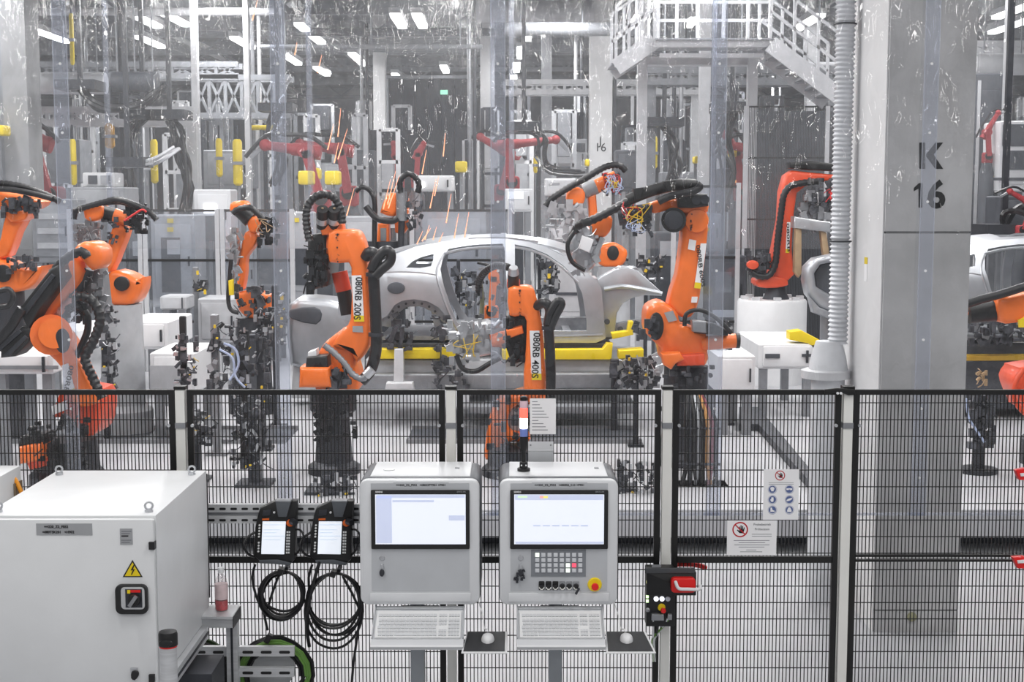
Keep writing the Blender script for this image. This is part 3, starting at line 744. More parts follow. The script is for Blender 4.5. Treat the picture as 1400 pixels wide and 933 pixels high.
    xa, xb = at(X(o1 - 2), 880, 6.97).x, at(X(o1 + 54), 880, 6.97).x
    ms = MB().prism([(xa - .02, Ym0), (xb + (.0 if not second else .02), Ym0), (xb, Ym1), (xa, Ym1)], mz - .012, mz - .003, .003, 1, 'z').build('mouse_shelf', WHITE, t)
    MB().prism([(xa - .01, Ym0 + .01), (xb - .012 + (.0 if not second else .02), Ym0 + .01), (xb - .012, Ym1 - .012), (xa + .005, Ym1 - .012)], mz - .003, mz, .001, 1, 'z').build('mouse_pad', mat('mouse_pad', (52, 53, 56), .6, var=.15, scale=5, stretch=(6, 1, 1)), ms)
    MB().bar((xa + .02, 7.0, mz - .03), (xa - .12, 7.1, mz - .03), .03, .03).build('shelf_arm', DARK, t)
    q = at(X(173.5), 872, 6.98); q.z = mz + .001
    mo = thing('computer_mouse', 'white mouse on the dark pad beside the %s console keyboard' % ('right' if second else 'left'), 'mouse', q, 'console mice')
    prof = []
    for i in range(9):
        for j in range(14):
            tt = pi / 2 * i / 8; a_ = 2 * pi * j / 14
            prof.append((q.x + .034 * cos(a_) * cos(tt) ** .6, q.y + .06 * sin(a_) * cos(tt) ** .6, q.z + .034 * sin(tt) * (1 - .12 * sin(a_))))
    MB().add(prof, [(i * 14 + j, i * 14 + (j + 1) % 14, (i + 1) * 14 + (j + 1) % 14, (i + 1) * 14 + j) for i in range(8) for j in range(14)] + [tuple(range(14))]).build('shell', WHITE, mo)
    MB().box((q.x, q.y + .034, q.z + .03), (.006, .014, .008)).build('scroll_wheel', GREY, mo)
    MB().tube([(q.x, q.y + .05, q.z + .012), (q.x - .005, q.y + .09, q.z + .03), (q.x - .02, q.y + .13, q.z + .02), (q.x - .03, q.y + .17, q.z + .08), (q.x - .06, q.y + .2, q.z + .17)], .0025, 6).build('cord', KEYW, mo)
    # column to the floor
    cx = at(X(78 if not second else 76), 910, 7.32).x; zc = a[2]
    MB().bx(cx - .036, cx + .036, 7.26, 7.38, .02, zc + .01).build('column', mat('column_grey', (150, 155, 160), .45, .2), t)
    MB().bx(cx - .25, cx + .25, 7.08, 7.5, 0, .02).build('foot_plate', GREY, t)
    zt_ = a[3] + .008
    if not second:
        q = at(X(38), 645, 7.3); MB().lathe((q.x, 7.33, zt_ + .0005), [(.03, 0), (.032, .003), (.028, .004), (.001, .004)], 26).build('top_plug', WHITE, t)
    q = at(X(132), 646, 7.4); MB().bx(q.x - .012, q.x + .012, 7.36, 7.385, zt_, zt_ + .004).build('top_catch', GREY, t)
    return t, zt_
console(493.5, 'silver operator console without keypad, left of the two, screen lit white', '==220_Z2_FS52   =080OPT901 +P901', False)
_, ZT = console(683, 'silver operator console with button keypad and emergency stop, right of the two', '==220_Z2_FS52   =080RB_010 +P901', True)

# signal tower on the right console
q = at(716, 636, 7.3); TX, TY = q.x, 7.3
t = thing('signal_tower', 'slim stack light with glowing red and white segments on the right console', 'signal light', (TX, TY, ZT + .001))
zz = lambda py: at(716, py, TY).z
MB().lathe((TX, TY, ZT + .001), [(.034, 0), (.034, .014), (.022, .016), (.022, .045), (.018, .05)], 24).build('foot', BLACK, t)
for s in (-.012, .012): MB().cyl((TX + s, TY - .026, ZT + .034), (TX + s, TY - .02, ZT + .034), .004, n=8).build('foot_screw', WHITE, t)
MB().cyl((TX, TY, ZT + .05), (TX, TY, zz(616)), .012, n=14).build('pole', BLACK, t)
MB().lathe((TX, TY, 0), [(.012, zz(618)), (.02, zz(612)), (.022, zz(604)), (.02, zz(597.5))], 18).build('neck', BLACK, t)
segs = [(597, 586, mat('tower_blue', (110, 128, 190), .3, var=.03, emit=.12), 'blue lamp segment'), (586, 572, mat('tower_white', (255, 252, 236), .4, var=0, emit=4), 'glowing white lamp segment'),
        (572, 558, mat('tower_red', (255, 84, 70), .3, var=0, emit=2.2), 'glowing red lamp segment'), (558, 548, mat('tower_pink', (216, 186, 196), .3, var=.02, emit=.08), 'pale lamp segment')]
for a, b, m, l in segs:
    s = MB().lathe((TX, TY, 0), [(.0205, zz(a) + .001), (.021, zz(a) + .004), (.021, zz(b) - .004), (.0195, zz(b) - .001)], 22).build('lamp_segment', m, t, l)
MB().lathe((TX, TY, 0), [(.0195, zz(548)), (.0195, zz(543.5)), (.014, zz(542))], 20).build('cap', BLACK, t)

# papers and holder on the fence
def paper(name, lab, x0, x1, y0, y1, Y=7.725):
    t = thing(name, lab, 'sign', at((x0 + x1) / 2, y1, Y)); plate(t, 'sheet', PAPER, x0, x1, y0, y1, Y, .002); return t, Y - .0022
t, Y = paper('posted_document', 'printed white sheet fixed to the fence beside the signal tower', 724.5, 760, 545, 594)
for k in range(10): plate(t, 'print_line', GREYINK, 727.5, 735 + (k * 37 % 17) + (4 if k > 6 else 0), 549 + k * 4.3, 549.9 + k * 4.3, Y, .0005)
t = thing('document_holder', 'grey sheet metal document holder on the fence above the right console', 'holder', at(739, 640, 7.7))
plate(t, 'back_plate', HMIL, 722, 756.5, 604, 650, 7.73, .004); plate(t, 'pocket', HMI, 722.5, 756, 616, 650, 7.725, .03, 0, .003)
plate(t, 'pocket_lip', HMIL, 722, 756.5, 614.5, 617, 7.697, .004)
for x in (725.5, 753):
    q = at(x, 609, 7.72); MB().cyl((q.x, 7.72, q.z), (q.x, 7.727, q.z), .005, n=8).build('screw', GREY, t)

def ring(par, cx, cy, r, w, Y, m, name='ring'):
    q = at(cx, cy, Y); k = mpp(Y); R0, R1 = r * k, (r - w) * k; n = 28
    vs = [(q.x + rr * cos(2 * pi * i / n), y, q.z + rr * sin(2 * pi * i / n)) for y in (Y, Y + .0006) for rr in (R0, R1) for i in range(n)]
    fs = []
    for i in range(n):
        j = (i + 1) % n; fs += [(i, j, n + j, n + i), (2 * n + i, 3 * n + i, 3 * n + j, 2 * n + j), (i, 2 * n + i, 2 * n + j, j), (n + i, n + j, 3 * n + j, 3 * n + i)]
    return MB().add(vs, fs).build(name, m, par)
def hand(par, cx, cy, s, Y):
    f = lambda x, y: (cx + x * s, cy + y * s)
    MB().pp([f(*p) for p in ((-.3, .6), (-.75, .1), (-.6, 0), (-.3, .25), (-.38, -.5), (-.22, -.52), (-.12, 0), (-.1, -.75), (.07, -.75), (.1, 0), (.2, -.65), (.35, -.62), (.32, .05), (.48, -.4), (.6, -.36), (.5, .3), (.3, .65))], Y, Y + .0006, 0).build('hand_symbol', INK, par)
def ban(par, cx, cy, r, Y):
    p = ring(par, cx, cy, r, r * .17, Y, mat('sign_red', (186, 22, 36), .6), 'ban_ring')
    hand(p, cx + r * .12, cy, r * .72, Y - .0003)
    d = r * .64; q0, q1 = at(cx - d, cy - d, Y), at(cx + d, cy + d, Y); MB().bar(q0 + Vector((0, -.0004, 0)), q1 + Vector((0, -.0004, 0)), r * .15 * mpp(Y), .0008).build('ban_bar', mat('sign_red', (186, 22, 36), .6), p)
t, Y = paper('safety_sign', 'upright white sign with red ban ring and six blue protective-gear symbols', 1043, 1092.5, 642, 711)
ban(t, 1066.5, 650.5, 7, Y - .0006)
for y in (660, 662.2): plate(t, 'print_line', GREYINK, 1051, 1085, y, y + .5, Y, .0004)
for r in range(3):
    for c in range(2):
        cx, cy = 1056 + 23.2 * c, 669.5 + 14 * r; q = at(cx, cy, Y)
        dsc = MB().prism(ell(q.x, q.z, 6.3 * mpp(Y), 6.3 * mpp(Y), 24), Y - .0008, Y, 0).build('blue_symbol', BLUE, t)
        ring(dsc, cx, cy, 5.9, .7, Y - .0016, PAPER, 'rim')
        f = lambda p: [(cx + a, cy + b) for a, b in p]
        sh = [[(-3, 0), (-2.5, -2.5), (0, -3.6), (2.5, -2.5), (3, 0), (2, 0), (1.6, 2.6), (-1.6, 2.6), (-2, 0)], [(-4, -1.5), (4, -1.5), (4, .8), (1.2, 1), (.4, 0), (-.4, 0), (-1.2, 1), (-4, .8)],
              [(-1.6, 3), (-3, 0), (-1.6, -.5), (-1.4, -3), (1.4, -3.2), (1.8, 0), (1.2, 3)], [(-4, 1), (-2, -1), (3.5, -2.5), (4, -1), (1, 1.2), (-3.4, 2.4)],
              [(-2.6, -3), (-.4, -3), (0, 0), (3, 1.2), (3, 2.8), (-2.8, 2.8)], [(-3, 3), (-3, -.5), (-2, -.5), (-2, -2.5), (0, -3.6), (2, -2.5), (2, -.5), (3, -.5), (3, 3)]][r * 2 + c]
        MB().pp(f(sh), Y - .0016, Y - .0008, 0).build('pictogram', PAPER, dsc)
t, Y = paper('safety_sign', 'wide white sign with red ban ring and lines of text below', 993.5, 1062, 712, 759.5, 7.723)
ban(t, 1012, 724.5, 11, Y - .0006)
text('Probebetrieb', .0185, facing(at(1042, 717.5, Y - .0006)), 'lettering', GREYINK, t); text('Próbaüzem', .0185, facing(at(1042, 724, Y - .0006)), 'lettering', GREYINK, t)
for y, a, b in ((730.5, 1028, 1055), (733.3, 1028, 1055), (739, 1003, 1052), (742, 1010, 1046), (745, 1004, 1052), (748, 1010, 1045), (752, 1020, 1034), (754.5, 1012, 1042)): plate(t, 'print_line', GREYINK, a, b, y, y + .7, Y, .0004)

# interlock box on the post
t = thing('interlock_box', 'black gate interlock box with red switch, lit buttons and emergency stop', 'switch box', at(900, 848, 7.66))
YI = 7.6
def ip(name, m, a, b, c, d, Yp=YI, th=.004, r=0, bv=0, par=t): return plate(par, name, m, a, b, c, d, Yp, th, r, bv)
ip('lower_housing', BLACK, 881, 920, 772, 849, 7.71, .11, .006, .004); ip('upper_housing', BLACK, 881.5, 949, 776, 808, 7.69, .1, .004, .004)
ip('top_cap', mat('box_cap', (70, 72, 76), .35), 881.5, 949, 777, 784, 7.59, .006, .002, .001)
ip('name_tag', GREY, 891, 904, 772.5, 776.5, 7.598, .002)
hb = ip('red_switch', RED, 916, 950, 788, 808, 7.59, .05, .022, .008)
q0, q1, q2, q3 = at(924, 797, 7.53), at(928, 805, 7.52), at(940, 806, 7.52), at(956, 806, 7.52)
MB().tube([at(924, 797, 7.545), q0, q1, q2, q3, at(957, 800, 7.53)], .0095, 10, 4).build('switch_lever', WHITE, hb)
for x, y, m in ((885.5, 796, mat('led_yellow', (248, 244, 130), .4, emit=2)), (885, 816, mat('led_green', (206, 255, 176), .4, emit=2)), (885, 822, mat('led_green', (206, 255, 176), .4, emit=2))): ip('status_light', m, x - 1.8, x + 1.8, y - 2, y + 2, YI, .004)
for x, e in ((897, 1.1), (905, 1.1), (913, 0)):
    q = at(x, 819, YI); m = mat('push_lit', (240, 243, 255), .35, emit=1.2) if e else mat('push_unlit', (190, 194, 204), .35)
    MB().lathe((q.x, YI - .012, q.z), [(.001, 0), (.012, 0), (.014, .004), (.014, .012)], 18, 'y').build('push_button', m, t)
q = at(904.5, 831, YI); es = MB().lathe((q.x, YI - .008, q.z), [(.001, 0), (.02, 0), (.022, .008)], 22, 'y').build('stop_collar', YELLOW, t)
MB().lathe((q.x + .006, YI - .045, q.z - .008), [(.001, 0), (.013, .001), (.015, .006), (.015, .016), (.009, .02), (.009, .038)], 20, 'y').build('stop_button', RED, es)
q = at(885.5, 834, YI); MB().ball((q.x, YI - .005, q.z), .013, 1, .6, 1).build('key_switch', SILVER, t); MB().box((q.x + .004, YI - .016, q.z), (.012, .016, .006)).build('switch_key', GREY, t)
ip('connector', GREY, 890, 907, 838.5, 847, YI, .03, .003, .002); ip('connector', GREY, 912, 918, 838.5, 846, YI, .03, .003, .002)
for x0, x1, m in ((893, 893, WHITE), (901, 897, RUBBER), (915, 893, GREEN), (913, 896, mat('cable_tag_white', (220, 222, 224), .5))):
    MB().tube([at(x0, 846, YI + .0), at(x0 - (x0 - x1) * .4, 858, YI + .02), at(x1, 872, YI + .08), at(x1 - 1, 884, YI + .1), at(x1, 905, YI + .11)], .006, 6).build('lead', m, t)
o = MB().tube([at(926, 772, 7.79), at(945, 772, 7.79), at(957, 774, 7.79), at(965, 777, 7.8)], .015, 8).build('red_cable', RED); tag(o, 'short red cable just behind the fence right of the interlock box', 'cable')
# red bits of a barrier at the right edge, in front of the fence
for lab, pts in (('small red and white lever at the right picture edge, upper of two', ((1389, 644), (1402, 641), (1402, 657), (1394, 657))), ('small red and white lever at the right picture edge, lower of two', ((1385, 763), (1402, 762), (1402, 778), (1392, 778)))):
    t = thing('gate_lever', lab, 'lever', at(pts[3][0], pts[3][1], 7.7)); MB().pp(pts, 7.66, 7.71, .006).build('grip', RED, t)
    MB().pp([(pts[0][0] + 6, pts[0][1] + 4), (1412, pts[0][1] + 2), (1412, pts[0][1] + 7), (pts[0][0] + 7, pts[0][1] + 8)], 7.652, 7.7, .003).build('plate', WHITE, t)
# ================================================================== robots of the welding cell
def parts(root, spec):
    made = {}
    for e in spec:
        k, name, m = e[0], e[1], e[2]; par = root
        if '>' in name: pn, name = name.split('>'); par = made[pn]
        kind = None; mb = MB()
        if k == 'p': mb.pp(e[3], e[4], e[5], e[6] if len(e) > 6 else .03, e[7] if len(e) > 7 else 0, 3)
        elif k == 'c': mb.cyl(at(*e[3]), at(*e[4]), e[5] * mpp(e[3][2]), (e[6] if len(e) > 6 else e[5]) * mpp(e[4][2]), 20)
        elif k == 't':
            Y = e[5]; mb.tube([at(p[0], p[1], p[2] if len(p) > 2 else Y) for p in e[3]], e[4] * mpp(Y), 10, 4, rib=(e[6] * mpp(Y) if len(e) > 6 else 0))
        elif k == 'e':
            q = at(*e[3]); s = mpp(e[3][2]); mb.prism(ell(q.x, q.z, e[4] * s, e[5] * s, 24), e[3][2] - e[6], e[3][2] + .01, .01)
        elif k == 'm': mb.mess(*e[3], e[4], e[5], e[6], e[7], e[8] if len(e) > 8 else 3, e[9] if len(e) > 9 else 9); kind = 'stuff'
        elif k == 'w': mb.wires(*e[3], e[4], e[5], e[6]); kind = 'stuff'
        elif k == 'b':   # upright round base from the deck
            q = at(e[3], 500, e[4]); s = mpp(e[4]); mb.lathe((q.x, e[4], 0), [(r * s, (DZ if z is None else at(e[3], z, e[4]).z)) for r, z in e[5]], 28)
        made[name] = mb.build(name, m, par, kind=kind)
    return made
def robot(label, cx, Y, spec, cat='robot arm', name='welding_robot'):
    q = at(cx, 500, Y); t = thing(name, label, cat, (q.x, Y, DZ), 'orange robot arms')
    t['_m'] = 0; del t['_m']
    return t, parts(t, spec)
def name_plate(t, corners, Y, txt):
    """white plate with vertical lettering, last letter on yellow"""
    a, b, c, d = corners     # top-left, top-right, bottom-right, bottom-left (px)
    L = lambda p, q, f: (p[0] + (q[0] - p[0]) * f, p[1] + (q[1] - p[1]) * f)
    pl = MB().pp([a, b, c, d], Y - .006, Y, 0).build('number_plate', PAPER, t)
    MB().pp([L(a, d, .87), L(b, c, .87), c, d], Y - .0075, Y - .006, 0).build('plate_end', YELLOW, pl)
    ang = math.degrees(math.atan2((d[0] + c[0] - a[0] - b[0]) / 2, (d[1] + c[1] - a[1] - b[1]) / 2))
    wpx = math.hypot(b[0] - a[0], b[1] - a[1]); hpx = math.hypot(d[0] - a[0], d[1] - a[1])
    m = L(L(a, b, .5), L(d, c, .5), .5); s = mpp(Y)
    text(txt, wpx * s * .98, facing(at(m[0], m[1], Y - .009), 90 + ang), 'lettering', INK, pl, fit=hpx * s * .93, bold=wpx * s * .012)

Y = 14.0
t, _ = robot('orange robot arm with plate 080RB 200S in front of the car rear', 460, Y, [
    ('b', 'base', DARK, 455, Y, [(36, None), (36, 636), (26, 630), (22, 570), (32, 560), (32, 535)]),
    ('p', 'rotating_column', ORANGE, [(428, 500), (440, 474), (452, 462), (470, 452), (484, 470), (484, 500), (488, 536), (432, 536)], 13.85, 14.5, .05, 2),
    ('p', 'link_arm', ORANGE, [(449, 318), (468, 314), (486, 315), (494, 323), (500.5, 343), (502, 371), (505, 411), (506, 455), (503, 476), (488, 497), (479, 482), (458, 476), (456, 468), (470, 449), (479, 436), (480, 380), (476, 359), (450, 359)], 13.78, 14.15, .045, 2),
    ('c', 'elbow_hub', ORANGE, (449, 338, 14.1), (489, 338, 14.1), 21), ('c', 'elbow_flange', BLACK, (441, 338, 14.1), (449, 338, 14.1), 18),
    ('p', 'forearm', BLACK, [(420, 322), (446, 318), (449, 360), (446, 392), (430, 396), (421, 378)], 13.95, 14.9, .04),
    ('m', 'cabling', BCLUT, (418, 448, 336, 396), 13.8, 13.96, 42, 21, 4, 11),
    ('c', 'wrist_motor', BLACK, (441, 310, 13.9), (441, 286, 13.75), 8), ('c', 'wrist_motor', BLACK, (457, 310, 13.9), (457, 286, 13.75), 8),
    ('c', 'motor_collar', SILVER, (441, 304, 13.86), (441, 297, 13.82), 8.6), ('c', 'motor_collar', SILVER, (457, 304, 13.86), (457, 297, 13.82), 8.6),
    ('c', 'motor_dot', TAN, (441, 285.5, 13.74), (441, 284.5, 13.735), 1.6), ('c', 'motor_dot', TAN, (457, 285.5, 13.74), (457, 284.5, 13.735), 1.6),
    ('p', 'motor_bracket', ORANGE, [(436, 308), (468, 306), (470, 320), (440, 322)], 13.85, 14.1, .02),
    ('t', 'hose_loop', RUBBER, [(423, 330), (419, 305), (420, 284), (430, 270), (444, 266), (458, 272), (466, 288), (468, 306)], 6, 13.8, 3),
    ('c', 'counterbalance', REDOR, (464, 372, 14.25), (470, 398, 14.25), 11), ('c', 'counterbalance_sleeve', BLACK, (470, 398, 14.25), (476, 430, 14.25), 10),
    ('t', 'dress_hose', RUBBER, [(500, 352, 13.8), (506, 345), (515, 352), (511, 374), (512, 400), (514, 440), (514, 478), (507, 506), (494, 522)], 8, 13.75),
    ('t', 'dress_loop', RUBBER, [(508, 370), (514, 356), (526, 343), (534, 346), (533, 358), (522, 368), (512, 378)], 7, 13.7),
    ('c', 'hose_clamp', DARK, (511, 373, 13.75), (511, 378, 13.75), 11), ('c', 'hose_clamp', DARK, (514, 455, 13.75), (514, 460, 13.75), 10.5),
    ('p', 'foot_motor', ORANGE, [(409, 503), (450, 503), (452, 531), (408, 531)], 13.55, 13.95, .05), ('p', 'connector_box', BLACK, [(419, 489), (447, 487), (449, 504), (417, 505)], 13.6, 13.9, .02),
    ('m', 'connectors', CLUT, (448, 476, 500, 532), 13.6, 13.8, 26, 5, 5, 12),
    ('t', 'grey_conduit', GREY, [(443, 472), (456, 482), (470, 496), (482, 512), (496, 518), (506, 508)], 5, 13.65, 3),
    ('c', 'conduit_joint', SILVER, (500, 514, 13.62), (509, 505, 13.62), 6.5), ('m', 'base_cabling', BCLUT, (428, 486, 540, 606), 13.5, 13.75, 40, 8, 3, 9),
    ('p', 'column_box', WHITE, [(421, 482), (432, 478), (434, 492), (420, 494)], 13.7, 13.9, .01), ('m', 'elbow_bolts', BLACK, (459, 463, 318, 358), 13.765, 13.78, 12, 2, 1, 2),
])
name_plate(t, ((480.5, 377), (494, 376.5), (498, 440), (484, 440)), 13.775, '080RB 200S')
MB().pp([(482, 446), (496, 446), (496.5, 455), (482, 454)], 13.772, 13.777, 0).build('rating_plate', TAGG, t)

Y = 13.9
t, _ = robot('orange robot arm with plate 080RB 400S behind the signal tower', 715, Y, [
    ('b', 'base', DARK, 704, Y, [(46, None), (46, 640), (38, 634), (36, 612)]),
    ('p', 'rotating_column', ORANGE, [(744, 520), (746, 552), (728, 556), (716, 552), (700, 560), (694, 578), (700, 590), (722, 596), (722, 606), (690, 606), (684, 624), (664, 630), (663, 612), (668, 580), (676, 556), (692, 542), (716, 535), (717, 520)], 13.9, 14.3, .05, 2),
    ('p', 'link_arm', ORANGE, [(695, 395), (712, 392), (727, 393), (733, 406), (741, 443), (744.5, 490), (745, 538), (717, 538), (719, 480), (720, 440), (712, 432), (697, 432)], 13.65, 14.0, .045, 2),
    ('c', 'elbow_hub', ORANGE, (696, 412, 14), (724, 412, 14), 19), ('m', 'elbow_bolts', BLACK, (709.5, 711.5, 395, 431), 13.63, 13.65, 12, 2, 1, 2),
    ('c', 'wrist_motor', BLACK, (702, 394, 13.8), (702, 374, 13.7), 8), ('c', 'motor_collar', REDOR, (702, 392, 13.82), (702, 384, 13.78), 9), ('c', 'motor_cap', SILVER, (702, 374, 13.7), (702, 366, 13.66), 8, 6),
    ('p', 'forearm', BLACK, [(692, 432), (722, 432), (724, 470), (716, 494), (700, 500), (690, 470)], 13.85, 14.6, .04),
    ('m', 'cabling', BCLUT, (690, 722, 438, 498), 13.68, 13.85, 34, 31, 4, 11), ('p', 'forearm_band', ORANGE, [(692, 452), (714, 446), (716, 456), (694, 464)], 13.7, 13.9, .02),
    ('t', 'hose_loop', RUBBER, [(655, 402, 14.6), (655, 385, 14.5), (664, 371, 14.3), (680, 363, 14.1), (696, 366, 13.9)], 5.5, 13.8, 3),
    ('t', 'green_lead', mat('olive_hose', (112, 118, 92), .5), [(657, 388), (659, 410), (658, 430), (654, 448)], 3, 14.6), ('m', 'gun_cables', CLUT, (650, 690, 375, 448), 14.4, 14.9, 30, 13, 2.5, 8),
    ('t', 'dress_hose', RUBBER, [(732, 420, 13.7), (744, 414), (752, 424), (750, 445), (752, 480), (753, 520), (752, 560)], 7, 13.6), ('t', 'dress_loop', RUBBER, [(748, 444), (752, 428), (762, 412), (768, 416), (760, 432), (753, 448)], 5.5, 13.55),
    ('c', 'hose_clamp', DARK, (750, 446, 13.6), (750, 451, 13.6), 9.5),
    ('p', 'weld_gun', SILVER, [(618, 462), (640, 446), (664, 440), (688, 448), (692, 470), (670, 486), (640, 492), (620, 482)], 14.0, 14.4, .04), ('m', 'gun_fittings', SILVER, (614, 690, 440, 496), 13.85, 14.0, 60, 41, 4, 12),
    ('c', 'gun_coupling', ORANGE, (672, 468, 13.95), (694, 462, 13.95), 11), ('t', 'gun_hose', RUBBER, [(624, 486), (632, 504), (650, 508), (668, 498), (684, 490)], 3.5, 13.85),
    ('w', 'gun_wiring', WIRE_Y, (625, 660, 455, 490), 13.82, 6, 3), ('m', 'base_cabling', CLUT, (664, 720, 545, 640), 13.72, 13.9, 26, 18, 4, 10),
    ('p', 'column_window', BGREY, [(690, 560), (716, 556), (718, 590), (694, 590)], 14.0, 14.25, .01),
])
name_plate(t, ((724, 452.5), (737.5, 452.5), (740.5, 520), (727, 520)), 13.645, '080RB 400S')

Y = 14.5
t, _ = robot('orange robot arm with plate 080RB 600S reaching left over the car front', 930, Y, [
    ('b', 'base', DARK, 938, Y, [(42, None), (42, 622), (34, 616), (30, 500)]),
    ('p', 'rotating_column', ORANGE, [(885, 424), (892, 417), (904, 413), (916, 418), (928, 430), (932, 444), (966, 456), (968, 480), (966, 499), (923, 501), (906, 492), (903, 476), (886, 459), (883, 440)], 14.2, 14.75, .06, 2),
    ('p', 'link_arm', ORANGE, [(934, 302), (939, 290), (952, 286), (964, 288), (969, 298), (967, 333), (961, 380), (953, 424), (936, 436), (914, 416), (926, 376), (933, 325)], 14.25, 14.6, .05, 2),
    ('e', 'elbow_ring', ORANGE, (952, 302, 14.25), 16, 16, .06), ('m', 'elbow_bolts', BLACK, (944, 946, 290, 316), 14.17, 14.2, 10, 5, 1, 2),
    ('c', 'elbow_motor', BLACK, (921, 301, 14.1), (921, 301, 14.5), 17), ('e', 'elbow_motor_cap', DARK, (921, 301, 14.1), 13, 13, .03),
    ('p', 'forearm', ORANGE, [(886, 281), (902, 274), (926, 272), (946, 268), (966, 274), (968, 290), (940, 292), (912, 288), (896, 292)], 14.2, 14.55, .04, 2),
    ('p', 'rear_motors', BLACK, [(926, 270), (944, 264), (967, 265), (969, 282), (946, 285), (928, 284)], 14.1, 14.3, .03), ('c', 'motor_face', DARK, (952, 274, 14.1), (952, 274, 14.04), 6), ('c', 'motor_face', DARK, (964, 273, 14.1), (964, 273, 14.04), 6),
    ('c', 'forearm_tube', DARK, (890, 290, 14.35), (846, 296, 14.4), 12, 13), ('p', 'wrist', ORANGE, [(812, 296), (828, 290), (838, 300), (834, 318), (822, 326), (808, 318)], 14.2, 14.6, .06, 2),
    ('c', 'wrist_flange', SILVER, (818, 322, 14.4), (806, 342, 14.4), 11, 13), ('m', 'wiring', CLUT, (852, 892, 278, 320), 14.1, 14.3, 36, 9, 3, 9),
    ('w', 'yellow_wiring', WIRE_Y, (854, 880, 280, 316), 14.05, 8, 15), ('w', 'red_wiring', WIRE_R, (850, 876, 276, 300), 14.05, 6, 17), ('w', 'pale_wiring', WIRE_B, (856, 880, 300, 320), 14.03, 8, 19),
    ('t', 'dress_hose', RUBBER, [(785, 320, 14.4), (792, 308), (810, 301), (836, 288), (870, 270), (904, 257), (938, 251), (953, 252)], 6.5, 14.1, 4), ('t', 'hose_cover', BLACK, [(858, 274), (890, 261), (925, 253), (950, 253)], 8, 14.1),
    ('t', 'return_hose', RUBBER, [(953, 252), (957, 256), (946, 262), (918, 268), (900, 276)], 5, 14.0), ('p', 'hose_bracket', BLACK, [(866, 258), (880, 256), (876, 272), (868, 274)], 14.0, 14.2, .01), ('p', 'hose_bracket', BLACK, [(908, 248), (924, 246), (918, 262), (912, 262)], 14.0, 14.2, .01),
    ('p', 'gripper', SILVER, [(784, 318), (802, 306), (818, 326), (822, 346), (812, 366), (796, 374), (782, 356), (778, 336)], 14.25, 14.7, .04, 2), ('m', 'gripper_fittings', SILVER, (780, 822, 308, 374), 14.1, 14.25, 44, 77, 3, 9),
    ('p', 'gripper_cover', PAPER, [(796, 322), (812, 328), (806, 346), (791, 340)], 14.08, 14.14, .01), ('t', 'gripper_hose', RUBBER, [(786, 316), (776, 335), (782, 358), (800, 370)], 3, 14.05),
    ('e', 'shoulder_motor', BLACK, (897, 446, 14.2), 10, 19, .05), ('m', 'shoulder_connectors', CLUT, (868, 900, 436, 462), 14.05, 14.15, 14, 6, 4, 10),
    ('c', 'counterbalance', ORANGE, (958, 470, 14.25), (1006, 466, 14.25), 10), ('c', 'counterbalance_cap', BLACK, (1006, 466, 14.25), (1011, 466, 14.25), 10.5),
    ('p', 'drive_box', BLACK, [(946, 440), (975, 442), (996, 452), (996, 460), (950, 456)], 14.1, 14.3, .02), ('p', 'drive_cover', GREY, [(946, 438), (966, 440), (966, 456), (947, 454)], 14.0, 14.12, .02), ('t', 'drive_hose', RUBBER, [(936, 446), (938, 430), (952, 424), (968, 428), (985, 440), (1000, 456)], 3, 14.05),
    ('p', 'foot_casting', ORANGE, [(904, 484), (930, 482), (936, 492), (924, 498), (918, 506), (908, 500)], 14.0, 14.2, .03), ('p', 'column_foot', REDOR, [(928, 486), (964, 484), (964, 500), (926, 501)], 14.1, 14.3, .02), ('p', 'column_plate', TAGG, [(908, 428), (920, 425), (926, 438), (914, 441)], 14.19, 14.2, 0),
    ('m', 'base_cabling', CLUT, (905, 975, 500, 560), 14.1, 14.4, 30, 28, 4, 11),
])
name_plate(t, ((958, 333), (966, 333), (957.5, 395), (949, 394)), 14.235, '080RB 600S')
MB().pp([(942.5, 327), (952, 329), (950, 343), (940.5, 341)], 14.24, 14.25, 0).build('rating_plate', PAPER, t)
MB().pp([(946, 406), (954, 406), (953, 414), (945, 414)], 14.235, 14.25, 0).build('rating_plate', PAPER, t)

